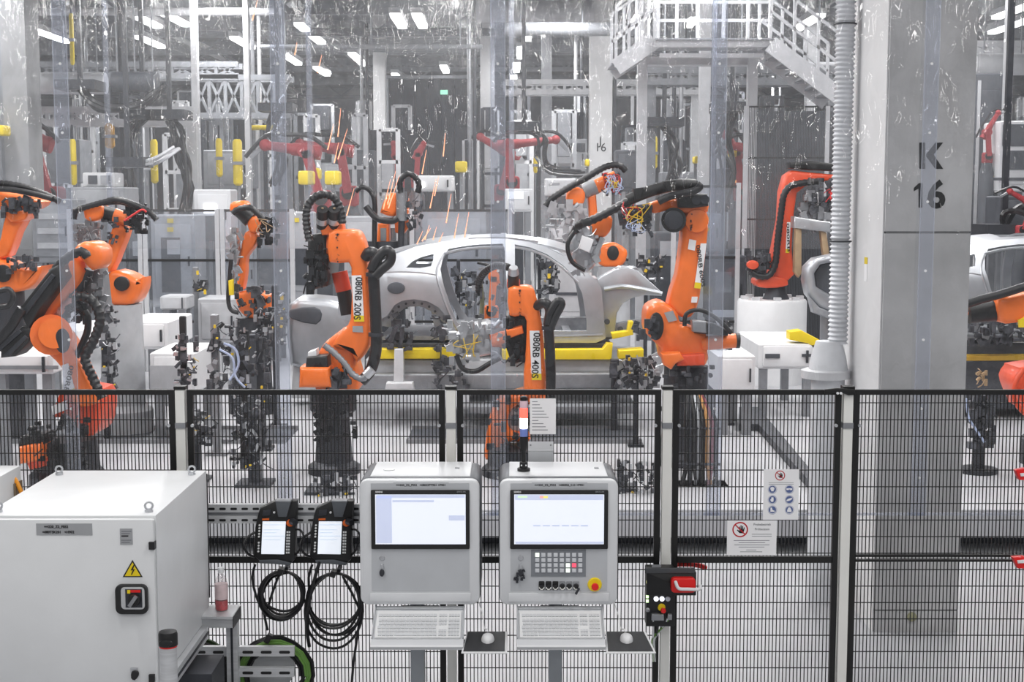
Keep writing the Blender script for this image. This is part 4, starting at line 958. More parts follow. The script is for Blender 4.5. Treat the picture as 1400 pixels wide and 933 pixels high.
Y = 13.2
t, _ = robot('near orange robot arm at left with a long black tool, plate starting 080', 85, Y, [
    ('b', 'base', DARK, 88, Y, [(52, None), (52, 648), (44, 640), (40, 600)]),
    ('p', 'rotating_column', REDOR, [(78, 542), (96, 534), (132, 536), (138, 560), (132, 590), (118, 598), (104, 586), (92, 570), (72, 572)], 13.1, 13.7, .05, 2),
    ('p', 'link_arm', ORANGE, [(58, 462), (78, 452), (94, 468), (110, 500), (130, 545), (122, 556), (98, 552), (84, 505), (66, 486)], 12.95, 13.3, .04, 2),
    ('c', 'shoulder_hub', ORANGE, (70, 458, 12.8), (70, 458, 13.3), 28), ('c', 'shoulder_rim', ORANGE, (74, 456, 12.72), (74, 456, 12.8), 21), ('e', 'shoulder_cap', DARK, (86, 466, 12.75), 10, 17, .03),
    ('p', 'forearm', ORANGE, [(38, 447), (56, 410), (84, 377), (98, 350), (112, 372), (96, 400), (72, 430), (56, 450)], 13.0, 13.4, .05, 2), ('p', 'forearm_cover', BLACK, [(24, 424), (68, 368), (80, 362), (87, 380), (54, 424), (38, 452)], 12.75, 13.05, .03),
    ('p', 'cover_ridge', DARK, [(30, 424), (70, 374), (75, 378), (36, 430)], 12.72, 12.76, .01),
    ('p', 'cable_trough', BLACK, [(0, 470), (30, 446), (46, 450), (38, 470), (20, 488), (0, 490)], 12.75, 13.1, .03), ('p', 'trough_rib', DARK, [(-4, 474), (26, 450), (30, 454), (0, 480)], 12.71, 12.76, .008), ('p', 'trough_rib', DARK, [(4, 486), (34, 458), (38, 462), (12, 488)], 12.71, 12.76, .008),
    ('t', 'dress_hose', RUBBER, [(-6, 470), (14, 448), (24, 432), (30, 422)], 7, 12.72), ('t', 'upper_hose', RUBBER, [(72, 374), (84, 360), (96, 350), (112, 344), (120, 352)], 7, 12.85, 4),
    ('c', 'wrist_tube', DARK, (100, 392, 13.2), (116, 364, 13.2), 14), ('p', 'wrist', ORANGE, [(100, 340), (112, 331), (126, 332), (137, 342), (136, 362), (124, 370), (110, 356)], 12.95, 13.4, .06, 2),
    ('t', 'hose_arc', RUBBER, [(106, 406), (122, 408), (134, 424), (136, 444), (126, 470), (116, 490), (126, 515), (140, 545)], 7.5, 12.9, 4), ('t', 'inner_hose', RUBBER, [(104, 420), (118, 428), (120, 450), (112, 472), (104, 488)], 5, 13.0),
    ('p', 'tool_plate', GREY, [(112, 372), (136, 368), (142, 420), (130, 432), (116, 410)], 13.3, 13.6, .02), ('m', 'tool_fittings', GREY, (104, 146, 372, 424), 13.15, 13.3, 40, 51, 3, 9), ('m', 'elbow_cabling', BCLUT, (92, 120, 400, 440), 12.95, 13.15, 26, 54, 4, 10),
    ('p', 'foot_motor', ORANGE, [(24, 612), (56, 606), (58, 630), (26, 636)], 12.75, 13.1, .04), ('p', 'connector_box', BLACK, [(27, 598), (60, 594), (60, 608), (25, 612)], 12.8, 13.1, .02), ('m', 'base_cabling', BCLUT, (40, 120, 572, 640), 12.7, 13.0, 60, 61, 4, 10),
    ('p', 'lower_casting', REDOR, [(30, 622), (60, 616), (70, 636), (40, 644)], 12.9, 13.3, .03), ('p', 'arm_plate', PAPER, [(70, 556), (90, 548), (92, 560), (72, 568)], 13.02, 13.08, .005),
])
name_plate(t, ((84, 500), (93, 497), (103, 536), (94, 540)), 12.945, '080RB')

Y = 16.0
t, _ = robot('orange robot arm cut off by the left edge, black hoses along its top', 10, Y, [
    ('b', 'base', DARK, 8, Y, [(38, None), (38, 590), (30, 580), (28, 398)]),
    ('p', 'rotating_column', ORANGE, [(-14, 356), (6, 358), (24, 368), (40, 368), (55, 364), (52, 380), (40, 394), (20, 400), (-14, 400)], 15.8, 16.3, .05, 2), ('e', 'shoulder_motor', BLACK, (5, 374, 15.8), 11, 12, .04),
    ('p', 'link_arm', ORANGE, [(6, 297), (20, 290), (35, 292), (22, 318), (10, 350), (-8, 352), (0, 325)], 15.85, 16.15, .04, 2),
    ('p', 'forearm', ORANGE, [(-10, 260), (10, 265), (40, 270), (56, 276), (44, 286), (20, 286), (-10, 286)], 15.8, 16.2, .05, 2), ('m', 'forearm_cabling', CLUT, (4, 56, 272, 294), 15.65, 15.8, 36, 71, 3, 9), ('p', 'elbow_casting', ORANGE, [(4, 288), (20, 286), (36, 290), (34, 300), (14, 304)], 15.78, 16.1, .03, 2),
    ('t', 'dress_hose', RUBBER, [(-10, 250), (14, 252), (40, 258), (62, 266), (82, 276)], 5, 15.7, 3), ('t', 'second_hose', RUBBER, [(-10, 258), (20, 260), (50, 266), (72, 272)], 4, 15.65), ('m', 'column_cabling', CLUT, (10, 50, 352, 372), 15.65, 15.8, 22, 73, 3, 9),
    ('t', 'hose_ring', RUBBER, [(0, 398), (12, 396), (18, 406), (12, 418), (-4, 420)], 4, 15.5),
])
Y = 16.5
t, _ = robot('orange robot arm with a black forearm band folded above the white machine tables', 160, Y, [
    ('b', 'base', BGREY, 168, Y, [(40, None), (40, 560), (30, 552), (28, 416)]),
    ('p', 'rotating_column', ORANGE, [(146, 376), (157, 370), (176, 376), (186, 382), (193, 380), (193, 392), (190, 402), (181, 416), (160, 418), (149, 414), (145, 395)], 16.3, 16.8, .06, 2), ('e', 'shoulder_motor', BLACK, (167, 388, 16.28), 10.5, 10, .04),
    ('p', 'link_arm', ORANGE, [(154, 308), (164, 304), (173, 314), (164, 340), (150, 372), (139, 366), (146, 335)], 16.3, 16.6, .04, 2),
    ('p', 'wrist', ORANGE, [(113, 283), (122, 279), (136, 279), (140, 290), (136, 300), (122, 303), (114, 298)], 16.15, 16.5, .06, 2), ('c', 'forearm_band', BLACK, (137, 290, 16.3), (157, 295, 16.3), 10), ('c', 'forearm', ORANGE, (157, 295, 16.3), (174, 300, 16.3), 10.5, 9),
    ('m', 'rear_cabling', BCLUT, (168, 202, 284, 318), 16.1, 16.4, 50, 81, 3, 9), ('t', 'red_lead', WIRE_R, [(170, 302), (182, 294), (194, 287), (200, 290)], 1.5, 16.0), ('t', 'dress_hose', RUBBER, [(101, 300), (104, 288), (118, 283), (140, 277), (160, 273), (184, 280), (204, 290), (214, 301)], 4.5, 16.1, 3), ('t', 'second_hose', RUBBER, [(140, 278), (165, 276), (192, 286)], 4, 16.15),
    ('m', 'gripper', GREY, (102, 136, 304, 345), 16.1, 16.5, 44, 83, 3, 9), ('p', 'gripper_frame', GREY, [(104, 306), (134, 304), (136, 342), (106, 345)], 16.5, 16.6, .01), ('m', 'leads', CLUT, (138, 160, 300, 340), 16.1, 16.25, 16, 85, 2, 8),
])
Y = 18.0
t, _ = robot('slim orange robot arm reaching up between the dark fixtures left of robot 200S', 345, Y, [
    ('b', 'base', DARK, 346, Y, [(34, None), (34, 540), (26, 530), (22, 434)]),
    ('p', 'rotating_column', ORANGE, [(321, 404), (334, 398), (348, 396), (362, 404), (371, 402), (370, 416), (366, 430), (354, 437), (340, 436), (326, 425)], 17.8, 18.2, .06, 2), ('e', 'shoulder_motor', BLACK, (355, 412, 17.8), 8, 9, .03), ('m', 'column_cabling', CLUT, (318, 372, 392, 432), 17.6, 17.8, 34, 91, 3, 9),
    ('p', 'link_arm', ORANGE, [(334, 319), (345, 316), (352, 322), (345, 340), (336, 352), (335, 372), (331, 396), (323, 396), (325, 372), (327, 350)], 17.8, 18.1, .04, 2),
    ('p', 'wrist', ORANGE, [(314, 279), (322, 275), (334, 275), (338, 282), (334, 290), (322, 292), (314, 290)], 17.7, 18.0, .05, 2), ('c', 'forearm', BLACK, (326, 286, 17.8), (343, 300, 17.8), 10, 12), ('p', 'forearm_casting', ORANGE, [(338, 300), (350, 296), (354, 306), (350, 318), (340, 316)], 17.7, 18.0, .04, 2),
    ('t', 'dress_hose', RUBBER, [(318, 292), (326, 286), (342, 284), (352, 292), (362, 302)], 4.5, 17.6, 3), ('m', 'rear_cabling', BCLUT, (352, 380, 298, 334), 17.6, 17.9, 44, 93, 3, 9), ('w', 'pale_leads', TAN, (352, 378, 300, 325), 17.55, 4, 94),
    ('p', 'gripper', SILVER, [(314, 312), (323, 312), (326, 350), (322, 365), (314, 350)], 17.65, 17.85, .02), ('m', 'gripper_fittings', GREY, (311, 330, 310, 400), 17.5, 17.65, 34, 95, 2, 7), ('t', 'gripper_hose', RUBBER, [(316, 355), (314, 380), (312, 410), (316, 424), (326, 428)], 3, 17.5), ('p', 'yellow_valve', YELLOW, [(312, 384), (318, 382), (318, 404), (313, 404)], 17.45, 17.55, .01),
])
Y = 21.0
t, _ = robot('orange robot arm with grey gun cylinder standing behind the car roof', 540, Y, [
    ('b', 'base', DARK, 528, Y, [(30, None), (30, 505), (24, 330)]), ('p', 'link_arm', ORANGE, [(516, 306), (531, 304), (533, 345), (514, 345)], 20.85, 21.2, .04), ('p', 'arm_plate', GREY, [(520, 312), (528, 312), (528, 330), (520, 330)], 20.83, 20.86, .005),
    ('p', 'elbow_casting', ORANGE, [(520, 288), (528, 268), (540, 264), (544, 280), (538, 296), (522, 292)], 20.8, 21.2, .05, 2), ('p', 'forearm', ORANGE, [(538, 276), (545, 262), (558, 272), (558, 312), (550, 322), (540, 318)], 20.9, 21.2, .04), ('c', 'gun_cylinder', GREY, (549, 262, 20.75), (549, 302, 20.75), 7.5), ('c', 'gun_shaft', DARK, (549, 302, 20.75), (548, 345, 20.75), 4.5),
    ('t', 'hose_arc', RUBBER, [(548, 264), (547, 248), (556, 238), (566, 241), (573, 252), (571, 264)], 4.5, 20.7, 3), ('t', 'dress_hose', RUBBER, [(500, 282), (508, 292), (518, 300), (536, 302), (544, 298)], 4.5, 20.6), ('t', 'left_hose', RUBBER, [(486, 262), (494, 256), (505, 260), (512, 275), (512, 310), (512, 345)], 3.5, 20.7), ('m', 'cabling', CLUT, (556, 578, 270, 312), 20.7, 20.9, 34, 97, 2, 7),
])
Y = 21.0
t, _ = robot('orange robot arm behind the car front with a bundle of coloured wires', 820, Y, [
    ('b', 'base', BGREY, 838, Y, [(32, None), (32, 505), (24, 495), (22, 364)]), ('p', 'rotating_column', ORANGE, [(815, 340), (826, 334), (842, 332), (857, 342), (857, 352), (852, 362), (836, 366), (820, 362)], 20.8, 21.2, .05, 2), ('e', 'shoulder_motor', BLACK, (838, 346, 20.8), 8, 10, .03),
    ('p', 'link_arm', ORANGE, [(804, 268), (815, 264), (817, 292), (824, 336), (812, 340), (806, 300)], 20.85, 21.15, .04), ('c', 'forearm', ORANGE, (814, 256, 20.9), (842, 240, 20.9), 10, 7), ('c', 'forearm_band', GREY, (798, 262, 20.9), (815, 255, 20.9), 10.5), ('p', 'wrist', ORANGE, [(775, 266), (780, 258), (792, 256), (800, 264), (798, 278), (786, 281), (776, 276)], 20.7, 21.1, .05, 2),
    ('t', 'dress_hose', RUBBER, [(746, 282), (752, 274), (772, 260), (800, 244), (828, 228), (846, 226), (856, 234)], 5, 20.6, 3), ('w', 'red_wiring', WIRE_R, (828, 850, 236, 268), 20.6, 12, 101), ('w', 'pale_wiring', WIRE_B, (826, 850, 238, 268), 20.55, 14, 102), ('m', 'dark_wiring', CLUT, (824, 852, 238, 266), 20.7, 20.85, 20, 103, 3, 7), ('w', 'yellow_wiring', WIRE_Y, (828, 846, 245, 265), 20.55, 5, 104),
    ('m', 'lattice_gripper', SILVER, (744, 802, 280, 345), 20.4, 20.9, 90, 105, 3, 11),
])
Y = 21.0
t, _ = robot('red-orange robot arm on the white round pedestal left of pillar K 16', 1060, Y, [
    ('b', 'base', DARK, 1059, Y, [(20, 415), (18, 408), (13, 398), (13, 388)]), ('p', 'rotating_column', REDOR, [(1034, 384), (1046, 378), (1072, 380), (1078, 390), (1060, 394), (1038, 393)], 20.8, 21.3, .03, 2),
    ('p', 'link_arm', REDOR, [(1068, 262), (1074, 240), (1084, 233), (1110, 236), (1143, 239), (1143, 248), (1118, 248), (1100, 256), (1090, 264), (1086, 292), (1083, 340), (1086, 376), (1072, 390), (1052, 382), (1056, 352), (1066, 300)], 20.85, 21.2, .04), ('t', 'dress_hose', RUBBER, [(1118, 248), (1100, 250), (1082, 254), (1072, 266), (1068, 290), (1063, 330), (1060, 360), (1052, 376), (1038, 378), (1026, 372)], 5, 20.75, 3), ('p', 'forearm_cover', BLACK, [(1080, 222), (1110, 220), (1142, 224), (1142, 234), (1100, 232), (1080, 230)], 20.8, 21.1, .03),
    ('m', 'shoulder_motor', CLUT, (1020, 1052, 344, 372), 20.7, 21.0, 40, 111, 4, 10), ('e', 'motor_cap', REDOR, (1028, 362, 20.7), 8, 6, .1), ('m', 'wrist_wiring', CLUT, (1104, 1142, 246, 290), 20.6, 20.9, 34, 112, 3, 9), ('w', 'pink_wiring', WIRE_R, (1126, 1142, 256, 280), 20.5, 6, 113),
    ('p', 'gripper_bar', SILVER, [(1086, 296), (1136, 304), (1136, 318), (1086, 312)], 20.4, 20.7, .02), ('p', 'gripper_strap', TAN, [(1088, 312), (1096, 312), (1096, 374), (1092, 380), (1086, 372)], 20.45, 20.6, .01), ('p', 'gripper_strap', TAN, [(1122, 316), (1130, 318), (1134, 346), (1128, 372), (1122, 384), (1119, 380), (1126, 350)], 20.45, 20.6, .01), ('m', 'gripper_fittings', GREY, (1090, 1140, 262, 312), 20.6, 20.9, 30, 114, 4, 12),
])
name_plate(t, ((1076, 304), (1081, 304), (1079, 346), (1074, 346)), 20.84, '080RB')
q = at(1055, 440, 21); pt = thing('robot_pedestal', 'white round steel pedestal under the red-orange robot', 'pedestal', (q.x, 21, DZ))
MB().lathe((q.x, 21, 0), [(.52, DZ), (.52, at(1055, 412, 21).z), (.5, at(1055, 409, 21).z), (.1, at(1055, 409, 21).z)], 36).build('drum', WHITE, pt)
for k in range(8):
    a = 2 * pi * k / 8; MB().box((q.x + .42 * cos(a), 21 + .42 * sin(a), at(1055, 409, 21).z + .025), (.1, .1, .05)).build('clamp_block', STEELW, pt)
Y = 14.5
t, _ = robot('orange robot forearm with black band reaching in right of pillar K 16', 1420, Y, [
    ('b', 'base', DARK, 1440, Y, [(40, None), (40, 600), (28, 590), (28, 470)]), ('p', 'rotating_column', REDOR, [(1386, 520), (1394, 506), (1402, 502), (1470, 500), (1470, 560), (1406, 562), (1398, 552), (1392, 540)], 14.3, 14.8, .05, 2),
    ('c', 'forearm_band', BLACK, (1324, 430, 14.4), (1366, 424, 14.4), 13, 15), ('p', 'forearm', ORANGE, [(1364, 410), (1380, 406), (1430, 400), (1430, 432), (1390, 442), (1368, 440)], 14.25, 14.6, .05, 2), ('p', 'wrist', ORANGE, [(1305, 424), (1320, 420), (1326, 428), (1322, 440), (1305, 440)], 14.3, 14.5, .03), ('t', 'dress_hose', RUBBER, [(1310, 420), (1340, 410), (1370, 402), (1420, 386)], 6, 14.2), ('p', 'link_arm', ORANGE, [(1420, 400), (1470, 400), (1470, 510), (1420, 510)], 14.4, 14.8, .05),
    ('p', 'yellow_mark', YELLOW, [(1393, 438), (1402, 434), (1402, 448), (1394, 448)], 14.2, 14.24, 0), ('t', 'floor_hose', REDOR, [(1400, 506), (1390, 520), (1386, 540), (1392, 556), (1402, 566)], 3.5, 14.2),
])

# ================================================================== sheet shells for the car
def sheet(outer, holes, Yf, th, grid=.09):
    from mathutils.geometry import tessellate_polygon
    loops = [[at(x, y, Yf(x, y) if callable(Yf) else Yf) for x, y in lp] for lp in [outer] + holes]
    base = Yf(*outer[0]) if callable(Yf) else Yf
    flat = [p for lp in loops for p in lp]
    tri = tessellate_polygon([[Vector((p.x, p.z, 0)) for p in lp] for lp in loops])
    bm = bmesh.new(); vs = [bm.verts.new(p) for p in flat]
    for tr in tri:
        try: bm.faces.new([vs[i] for i in tr])
        except ValueError: pass
    bmesh.ops.remove_doubles(bm, verts=bm.verts, dist=1e-5)
    x0, x1 = min(p.x for p in flat), max(p.x for p in flat); z0, z1 = min(p.z for p in flat), max(p.z for p in flat)
    x = x0 + grid
    while x < x1: bmesh.ops.bisect_plane(bm, geom=bm.verts[:] + bm.edges[:] + bm.faces[:], plane_co=(x, 0, 0), plane_no=(1, 0, 0)); x += grid
    z = z0 + grid
    while z < z1: bmesh.ops.bisect_plane(bm, geom=bm.verts[:] + bm.edges[:] + bm.faces[:], plane_co=(0, 0, z), plane_no=(0, 0, 1)); z += grid
    return bm
def shell_obj(bm, name, m, parent, bend, th):
    for v in bm.verts: v.co.y += bend(v.co.x, v.co.z)
    bmesh.ops.recalc_face_normals(bm, faces=bm.faces)
    bmesh.ops.solidify(bm, geom=bm.faces[:], thickness=th)
    off = Vector(); p = parent
    while p is not None: off += p.location; p = p.parent
    for v in bm.verts: v.co -= off
    bmesh.ops.recalc_face_normals(bm, faces=bm.faces)
    me = bpy.data.meshes.new(name); bm.to_mesh(me); bm.free(); me.shade_smooth(); me.set_sharp_from_angle(angle=radians(32)); me.materials.append(m)
    o = bpy.data.objects.new(name, me); COL.objects.link(o); o.parent = parent; return o
CN = 17.2
def car(label, dxp, zshift=0, Yn=CN, front=True):
    S = lambda pts: [(x + dxp, y + zshift) for x, y in pts]
    q = at(660 + dxp, 480 + zshift, Yn + .85)
    t = thing('bare_car', label, 'car', q)
    zb = at(600, 378 + zshift, Yn).z; xr_ = at(540 + dxp, 400, Yn).x
    def bend(x, z):
        d = max(0, z - zb); b = .42 * d - .1 * d * d + .05 * ((z - zb + .35) / .5) ** 2 if d else .05 * ((z - zb + .35) / .5) ** 2
        return b + (max(0, xr_ - x) / .7) ** 2 * .22
    outer = S([(462, 436), (463, 412), (478, 392), (498, 374), (515, 364), (536, 352), (567, 341), (600, 335), (630, 332), (657, 330), (691, 330), (725, 335), (748, 342), (770, 353), (795, 370), (815, 383), (822, 395), (826, 440), (828, 462), (815, 468), (640, 468), (624, 462), (618, 447), (610, 432), (600, 420), (585, 412), (567, 409), (550, 411), (540, 417), (530, 432), (500, 446)])
    holes = [S([(555, 369), (563, 361), (573, 356), (584, 352.5), (592, 351), (592, 358), (589, 367), (575, 369.5)]), S([(612, 344), (632, 340.5), (655, 338), (687, 337), (690, 345), (693, 400), (693, 450), (660, 452), (634, 450), (625, 440), (615, 416), (607, 392), (602, 371), (605, 356)]),
             S([(704, 338), (725, 342), (748, 351), (770, 366), (788, 384), (796, 402), (802, 440), (802, 452), (704, 452)])]
    side = shell_obj(sheet(outer, holes, Yn, .04), 'side_panel', CAR, t, bend, .05)
    W = 1.72
    far = bpy.data.objects.new('side_panel', side.data.copy()); COL.objects.link(far); far.parent = t
    y0 = Yn - q.y
    for v in far.data.vertices: v.co.y = (y0 + y0 + W) - v.co.y
    far.data.flip_normals()
    # swage line, door seal rims, fuel recess
    def follow(pts, dy=-.05): 
        out = []
        for x, y in S(pts): p = at(x, y, Yn); p.y += bend(p.x, p.z) + dy; out.append(p)
        return out
    MB().tube(follow([(500, 382), (520, 374), (548, 372), (575, 373), (596, 376)]), .012, 6).build('swage_line', CAR, side)
    MB().tube(follow([(606, 348), (630, 342.5), (655, 340), (688, 339)], -.05), .02, 6).build('seal_flange', CAR, side)
    MB().tube(follow([(608, 346), (598, 364), (598, 380), (604, 400), (612, 422), (622, 444), (630, 458)], -.05), .016, 6).build('seal_flange', CAR, side)
    MB().tube(follow([(620, 458), (680, 460), (760, 460), (824, 458)], -.05), .018, 6).build('sill_ridge', CAR, side)
    MB().tube(follow([(704, 339), (725, 343), (748, 352), (770, 367), (790, 386)], -.05), .016, 6).build('seal_flange', CAR, side)
    p = follow([(542, 393.5)])[0]; MB().prism(ell(p.x, p.z, 12 * mpp(Yn), 8 * mpp(Yn), 22), p.y - .03, p.y + .06, .008).build('fuel_recess', BDARK, side)
    # wheel house
    wh = MB().pp(S([(520, 446), (528, 425), (540, 412), (556, 405), (574, 405), (592, 411), (604, 421), (614, 442), (606, 442), (594, 428), (574, 419), (556, 420), (542, 430), (534, 448)]), Yn + .12, Yn + .45, .01).build('wheel_house', CARIN, t)
    for k in range(9):
        a = pi * (.12 + .76 * k / 8); cx, cy = 566 + dxp - 37 * cos(a), 446 + zshift - 32 * sin(a)
        c = at(cx, cy, Yn + .118); MB().cyl((c.x, Yn + .105, c.z), (c.x, Yn + .12, c.z), .016, n=10).build('weld_hole', BDARK, wh)
    MB().pp(S([(500, 440), (516, 412), (534, 416), (526, 440), (516, 452)]), Yn + .3, Yn + .4, .01).build('rear_apron', CARIN, t)
    # roof skin with sunroof opening
    def strip(xa, xb, f0, f1, name, m=CAR):
        nx, ny = 14, 8; vs = []
        nr = lambda x: 330 + .0016 * (x - 678) ** 2 * (.55 if x < 678 else 1.0)
        for i in range(nx + 1):
            x = xa + (xb - xa) * i / nx
            pz = at(x + dxp, nr(x) + zshift, Yn); zt_ = pz.z + .012
            for j in range(ny + 1):
                f = f0 + (f1 - f0) * j / ny; Yy = Yn + .25 + (W - .5) * f
                vs.append((pz.x, Yy, zt_ + .07 * sin(pi * f)))
        bm = bmesh.new(); V = [bm.verts.new(v) for v in vs]
        for i in range(nx):
            for j in range(ny): k = i * (ny + 1) + j; bm.faces.new((V[k], V[k + ny + 1], V[k + ny + 2], V[k + 1]))
        return shell_obj(bm, name, m, t, lambda x, z: 0, .03)
    strip(578, 640, 0, 1, 'roof_skin'); strip(640, 736, 0, .18, 'roof_skin'); strip(640, 736, .82, 1, 'roof_skin'); strip(736, 778, 0, 1, 'roof_skin'); strip(684, 692, .18, .82, 'roof_bow')
    strip(512, 578, 0, .14, 'rear_pillar_skin'); strip(512, 578, .86, 1, 'rear_pillar_skin')
    # floor pan, seat back frame, cross members
    zf = at(700 + dxp, 466 + zshift, Yn).z; xa, xb = at(520 + dxp, 460, Yn).x, at(824 + dxp, 460, Yn).x
    MB().bx(xa, xb, Yn + .08, Yn + W - .08, zf, zf + .05).build('floor_pan', CARIN, t)
    MB().bx(at(700 + dxp, 450, Yn).x, xb, Yn + .75, Yn + .98, zf + .05, zf + .22).build('tunnel', CARIN, t)
    for f in (618, 700, 770): x = at(f + dxp, 450, Yn).x; MB().bx(x, x + .1, Yn + .1, Yn + W - .1, zf + .05, zf + .12).build('cross_member', CARIN, t)
    x = at(604 + dxp, 400, Yn).x
    m = MB().bar((x - .05, Yn + .2, zf + .1), (x - .18, Yn + .2, zf + .75), .08, .1).bar((x - .05, Yn + W - .2, zf + .1), (x - .18, Yn + W - .2, zf + .75), .08, .1)
    m.bar((x - .05, Yn + .2, zf + .1), (x - .18, Yn + W - .2, zf + .72), .07, .07).bar((x - .18, Yn + .2, zf + .72), (x - .05, Yn + W - .2, zf + .1), .07, .07).bar((x - .18, Yn + .15, zf + .74), (x - .18, Yn + W - .15, zf + .74), .12, .08)
    m.build('seat_back_frame', CARIN, t)
    MB().bx(at(480 + dxp, 400, Yn).x, x - .1, Yn + .25, Yn + W - .25, zf + .62, zf + .66).build('parcel_shelf', CARIN, t)
    if front:
        for k, Yp in enumerate((Yn + .2, Yn + W - .45)):
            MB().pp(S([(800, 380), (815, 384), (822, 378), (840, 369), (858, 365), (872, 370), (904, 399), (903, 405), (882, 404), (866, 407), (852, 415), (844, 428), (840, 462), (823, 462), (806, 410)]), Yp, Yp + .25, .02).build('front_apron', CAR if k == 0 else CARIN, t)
        c = at(856 + dxp, 368 + zshift, Yn + .35); MB().lathe((c.x, Yn + .36, c.z - .03), [(.14, 0), (.14, .05), (.1, .07), (.05, .07), (.05, .04)], 20).build('strut_dome', CAR, t)
        MB().bx(at(806 + dxp, 400, Yn).x, at(818 + dxp, 400, Yn).x, Yn + .15, Yn + W - .15, at(0, 400, Yn).z, at(0, 382, Yn).z).build('cowl_beam', CAR, t)
        MB().tube([at(826 + dxp, 396, Yn + .18), at(850 + dxp, 392, Yn + .18), at(880 + dxp, 396, Yn + .18), at(905 + dxp, 402, Yn + .18)], .03, 8).build('apron_flange', CAR, t)
        for Yp in (Yn + .3, Yn + W - .45): MB().pp(S([(826, 446), (906, 430), (908, 444), (828, 466)]), Yp, Yp + .14, .01).build('front_rail', CARIN, t)
        MB().bx(at(902 + dxp, 430, Yn).x, at(910 + dxp, 430, Yn).x, Yn + .2, Yn + W - .3, at(0, 446, Yn).z, at(0, 426, Yn).z).build('bumper_beam', CARIN, t)
        for (x, y) in ((813, 400), (818, 430), (830, 440), (848, 450)):
            c = at(x + dxp, y + zshift, Yn + .195); MB().cyl((c.x, Yn + .17, c.z), (c.x, Yn + .2, c.z), .035, n=12).build('apron_hole', BDARK, t)
    return t
car('bare metal car body in the middle of the welding cell, roof arch under flying sparks', 0)

# carrier under the car
q = at(690, 530, 18); t = thing('car_carrier', 'grey and yellow lifting carrier holding the bare car body', 'carrier', (q.x, 18, DZ))
parts(t, [
    ('p', 'yellow_beam', YELLOW, [(512, 478), (622, 477), (622, 491), (512, 491)], 17.0, 17.2, .01), ('p', 'yellow_beam', YELLOW, [(686, 479), (824, 478), (830, 470), (838, 470), (836, 492), (686, 492)], 17.0, 17.2, .01), ('p', 'yellow_block', YELLOW, [(846, 480), (880, 478), (880, 490), (846, 491)], 16.9, 17.2, .01),
    ('p', 'yellow_block', YELLOW, [(836, 456), (858, 453), (860, 440), (866, 440), (866, 458), (838, 464)], 17.0, 17.2, .01), ('p', 'table_top', BDARK, [(500, 469), (622, 469.5), (622, 478), (500, 480)], 17.25, 18.7, .01), ('p', 'table_top', BDARK, [(686, 470), (836, 470), (836, 480), (686, 480)], 17.25, 18.7, .01),
    ('p', 'lower_frame', BGREY, [(500, 492), (880, 492), (880, 510), (500, 512)], 17.1, 18.7, .02), ('p', 'skid_rail', GREY, [(490, 512), (890, 510), (890, 532), (490, 534)], 16.9, 17.15, .03), ('p', 'column', STEELW, [(539, 478), (551, 478), (552, 535), (538, 535)], 16.8, 16.95, .01), ('p', 'column_foot', STEELW, [(528, 524), (564, 524), (566, 534), (526, 534)], 16.7, 17.0, .01),
    ('m', 'clamps', CLUT, (530, 565, 430, 478), 16.9, 17.1, 26, 121, 4, 12), ('m', 'clamps', CLUT, (592, 612, 432, 500), 16.9, 17.1, 26, 122, 4, 11), ('m', 'valves', CLUT, (595, 640, 490, 532), 16.6, 16.9, 34, 123, 3, 9), ('m', 'front_clamps', CLUT, (835, 885, 492, 530), 16.4, 16.8, 40, 124, 4, 11), ('m', 'pale_fittings', SILVER, (845, 905, 490, 530), 16.3, 16.7, 30, 125, 4, 12),
    ('p', 'post', DARK, [(836, 492), (844, 492), (845, 640), (835, 640)], 16.5, 16.6, .01), ('p', 'base', STEELG, [(640, 556), (870, 556), (870, 566), (640, 566)], 16.6, 18.4, .01),
])
for lab, x0, x1 in (('dark steel floor channel left of robot 200S, behind the fence', -40, 400), ('dark steel floor channel under the middle of the car', 560, 872)):
    a, b = at(x0, 590, 16.2), at(x1, 590, 16.2); t = thing('floor_channel', lab, 'channel', ((a.x + b.x) / 2, 16.6, DZ))
    MB().bx(a.x, b.x, 15.7, 16.6, DZ, DZ + .012).build('grating', BDARK, t)
    for Yk in (15.66, 16.6): MB().bx(a.x, b.x, Yk, Yk + .05, DZ, DZ + .05).build('edge_rail', GREY, t)
# second car body seen right of the pillar
t2 = car('partly hidden bare car body right of pillar K 16', 745, 0, 17.4, False)
q = at(1400, 520, 18.2); t = thing('car_carrier', 'dark carrier under the car body right of pillar K 16', 'carrier', (q.x, 18.2, DZ))
parts(t, [('p', 'table', BDARK, [(1290, 470), (1460, 470), (1460, 486), (1290, 486)], 17.5, 18.8, .02), ('p', 'yellow_rail', mat('ochre_paint', (176, 140, 40), .5), [(1290, 487), (1460, 486), (1460, 493), (1290, 494)], 17.2, 17.4, .01), ('p', 'base', BDARK, [(1300, 494), (1460, 494), (1460, 560), (1300, 560)], 17.5, 18.6, .02), ('m', 'fittings', CLUT, (1322, 1400, 440, 470), 17.0, 17.3, 50, 131, 4, 12), ('m', 'brass_fittings', TAN, (1335, 1352, 508, 526), 16.8, 16.9, 14, 132, 3, 7)])
q = at(1342, 690, 14.2); t = thing('valve_stand', 'dark narrow valve stand with cables behind the fence right of the pillar', 'stand', (q.x, 14.0, DZ))
parts(t, [('b', 'post', DARK, 1342, 14, [(9, None), (8, 540)]), ('m', 'valves', CLUT, (1328, 1358, 540, 610), 13.9, 14.1, 44, 133, 5, 13), ('t', 'pale_hose', WIRE_B, [(1322, 545), (1324, 570), (1336, 590), (1346, 605)], 1.6, 13.8), ('b', 'foot', DARK, 1342, 14, [(26, None), (26, 640)])])
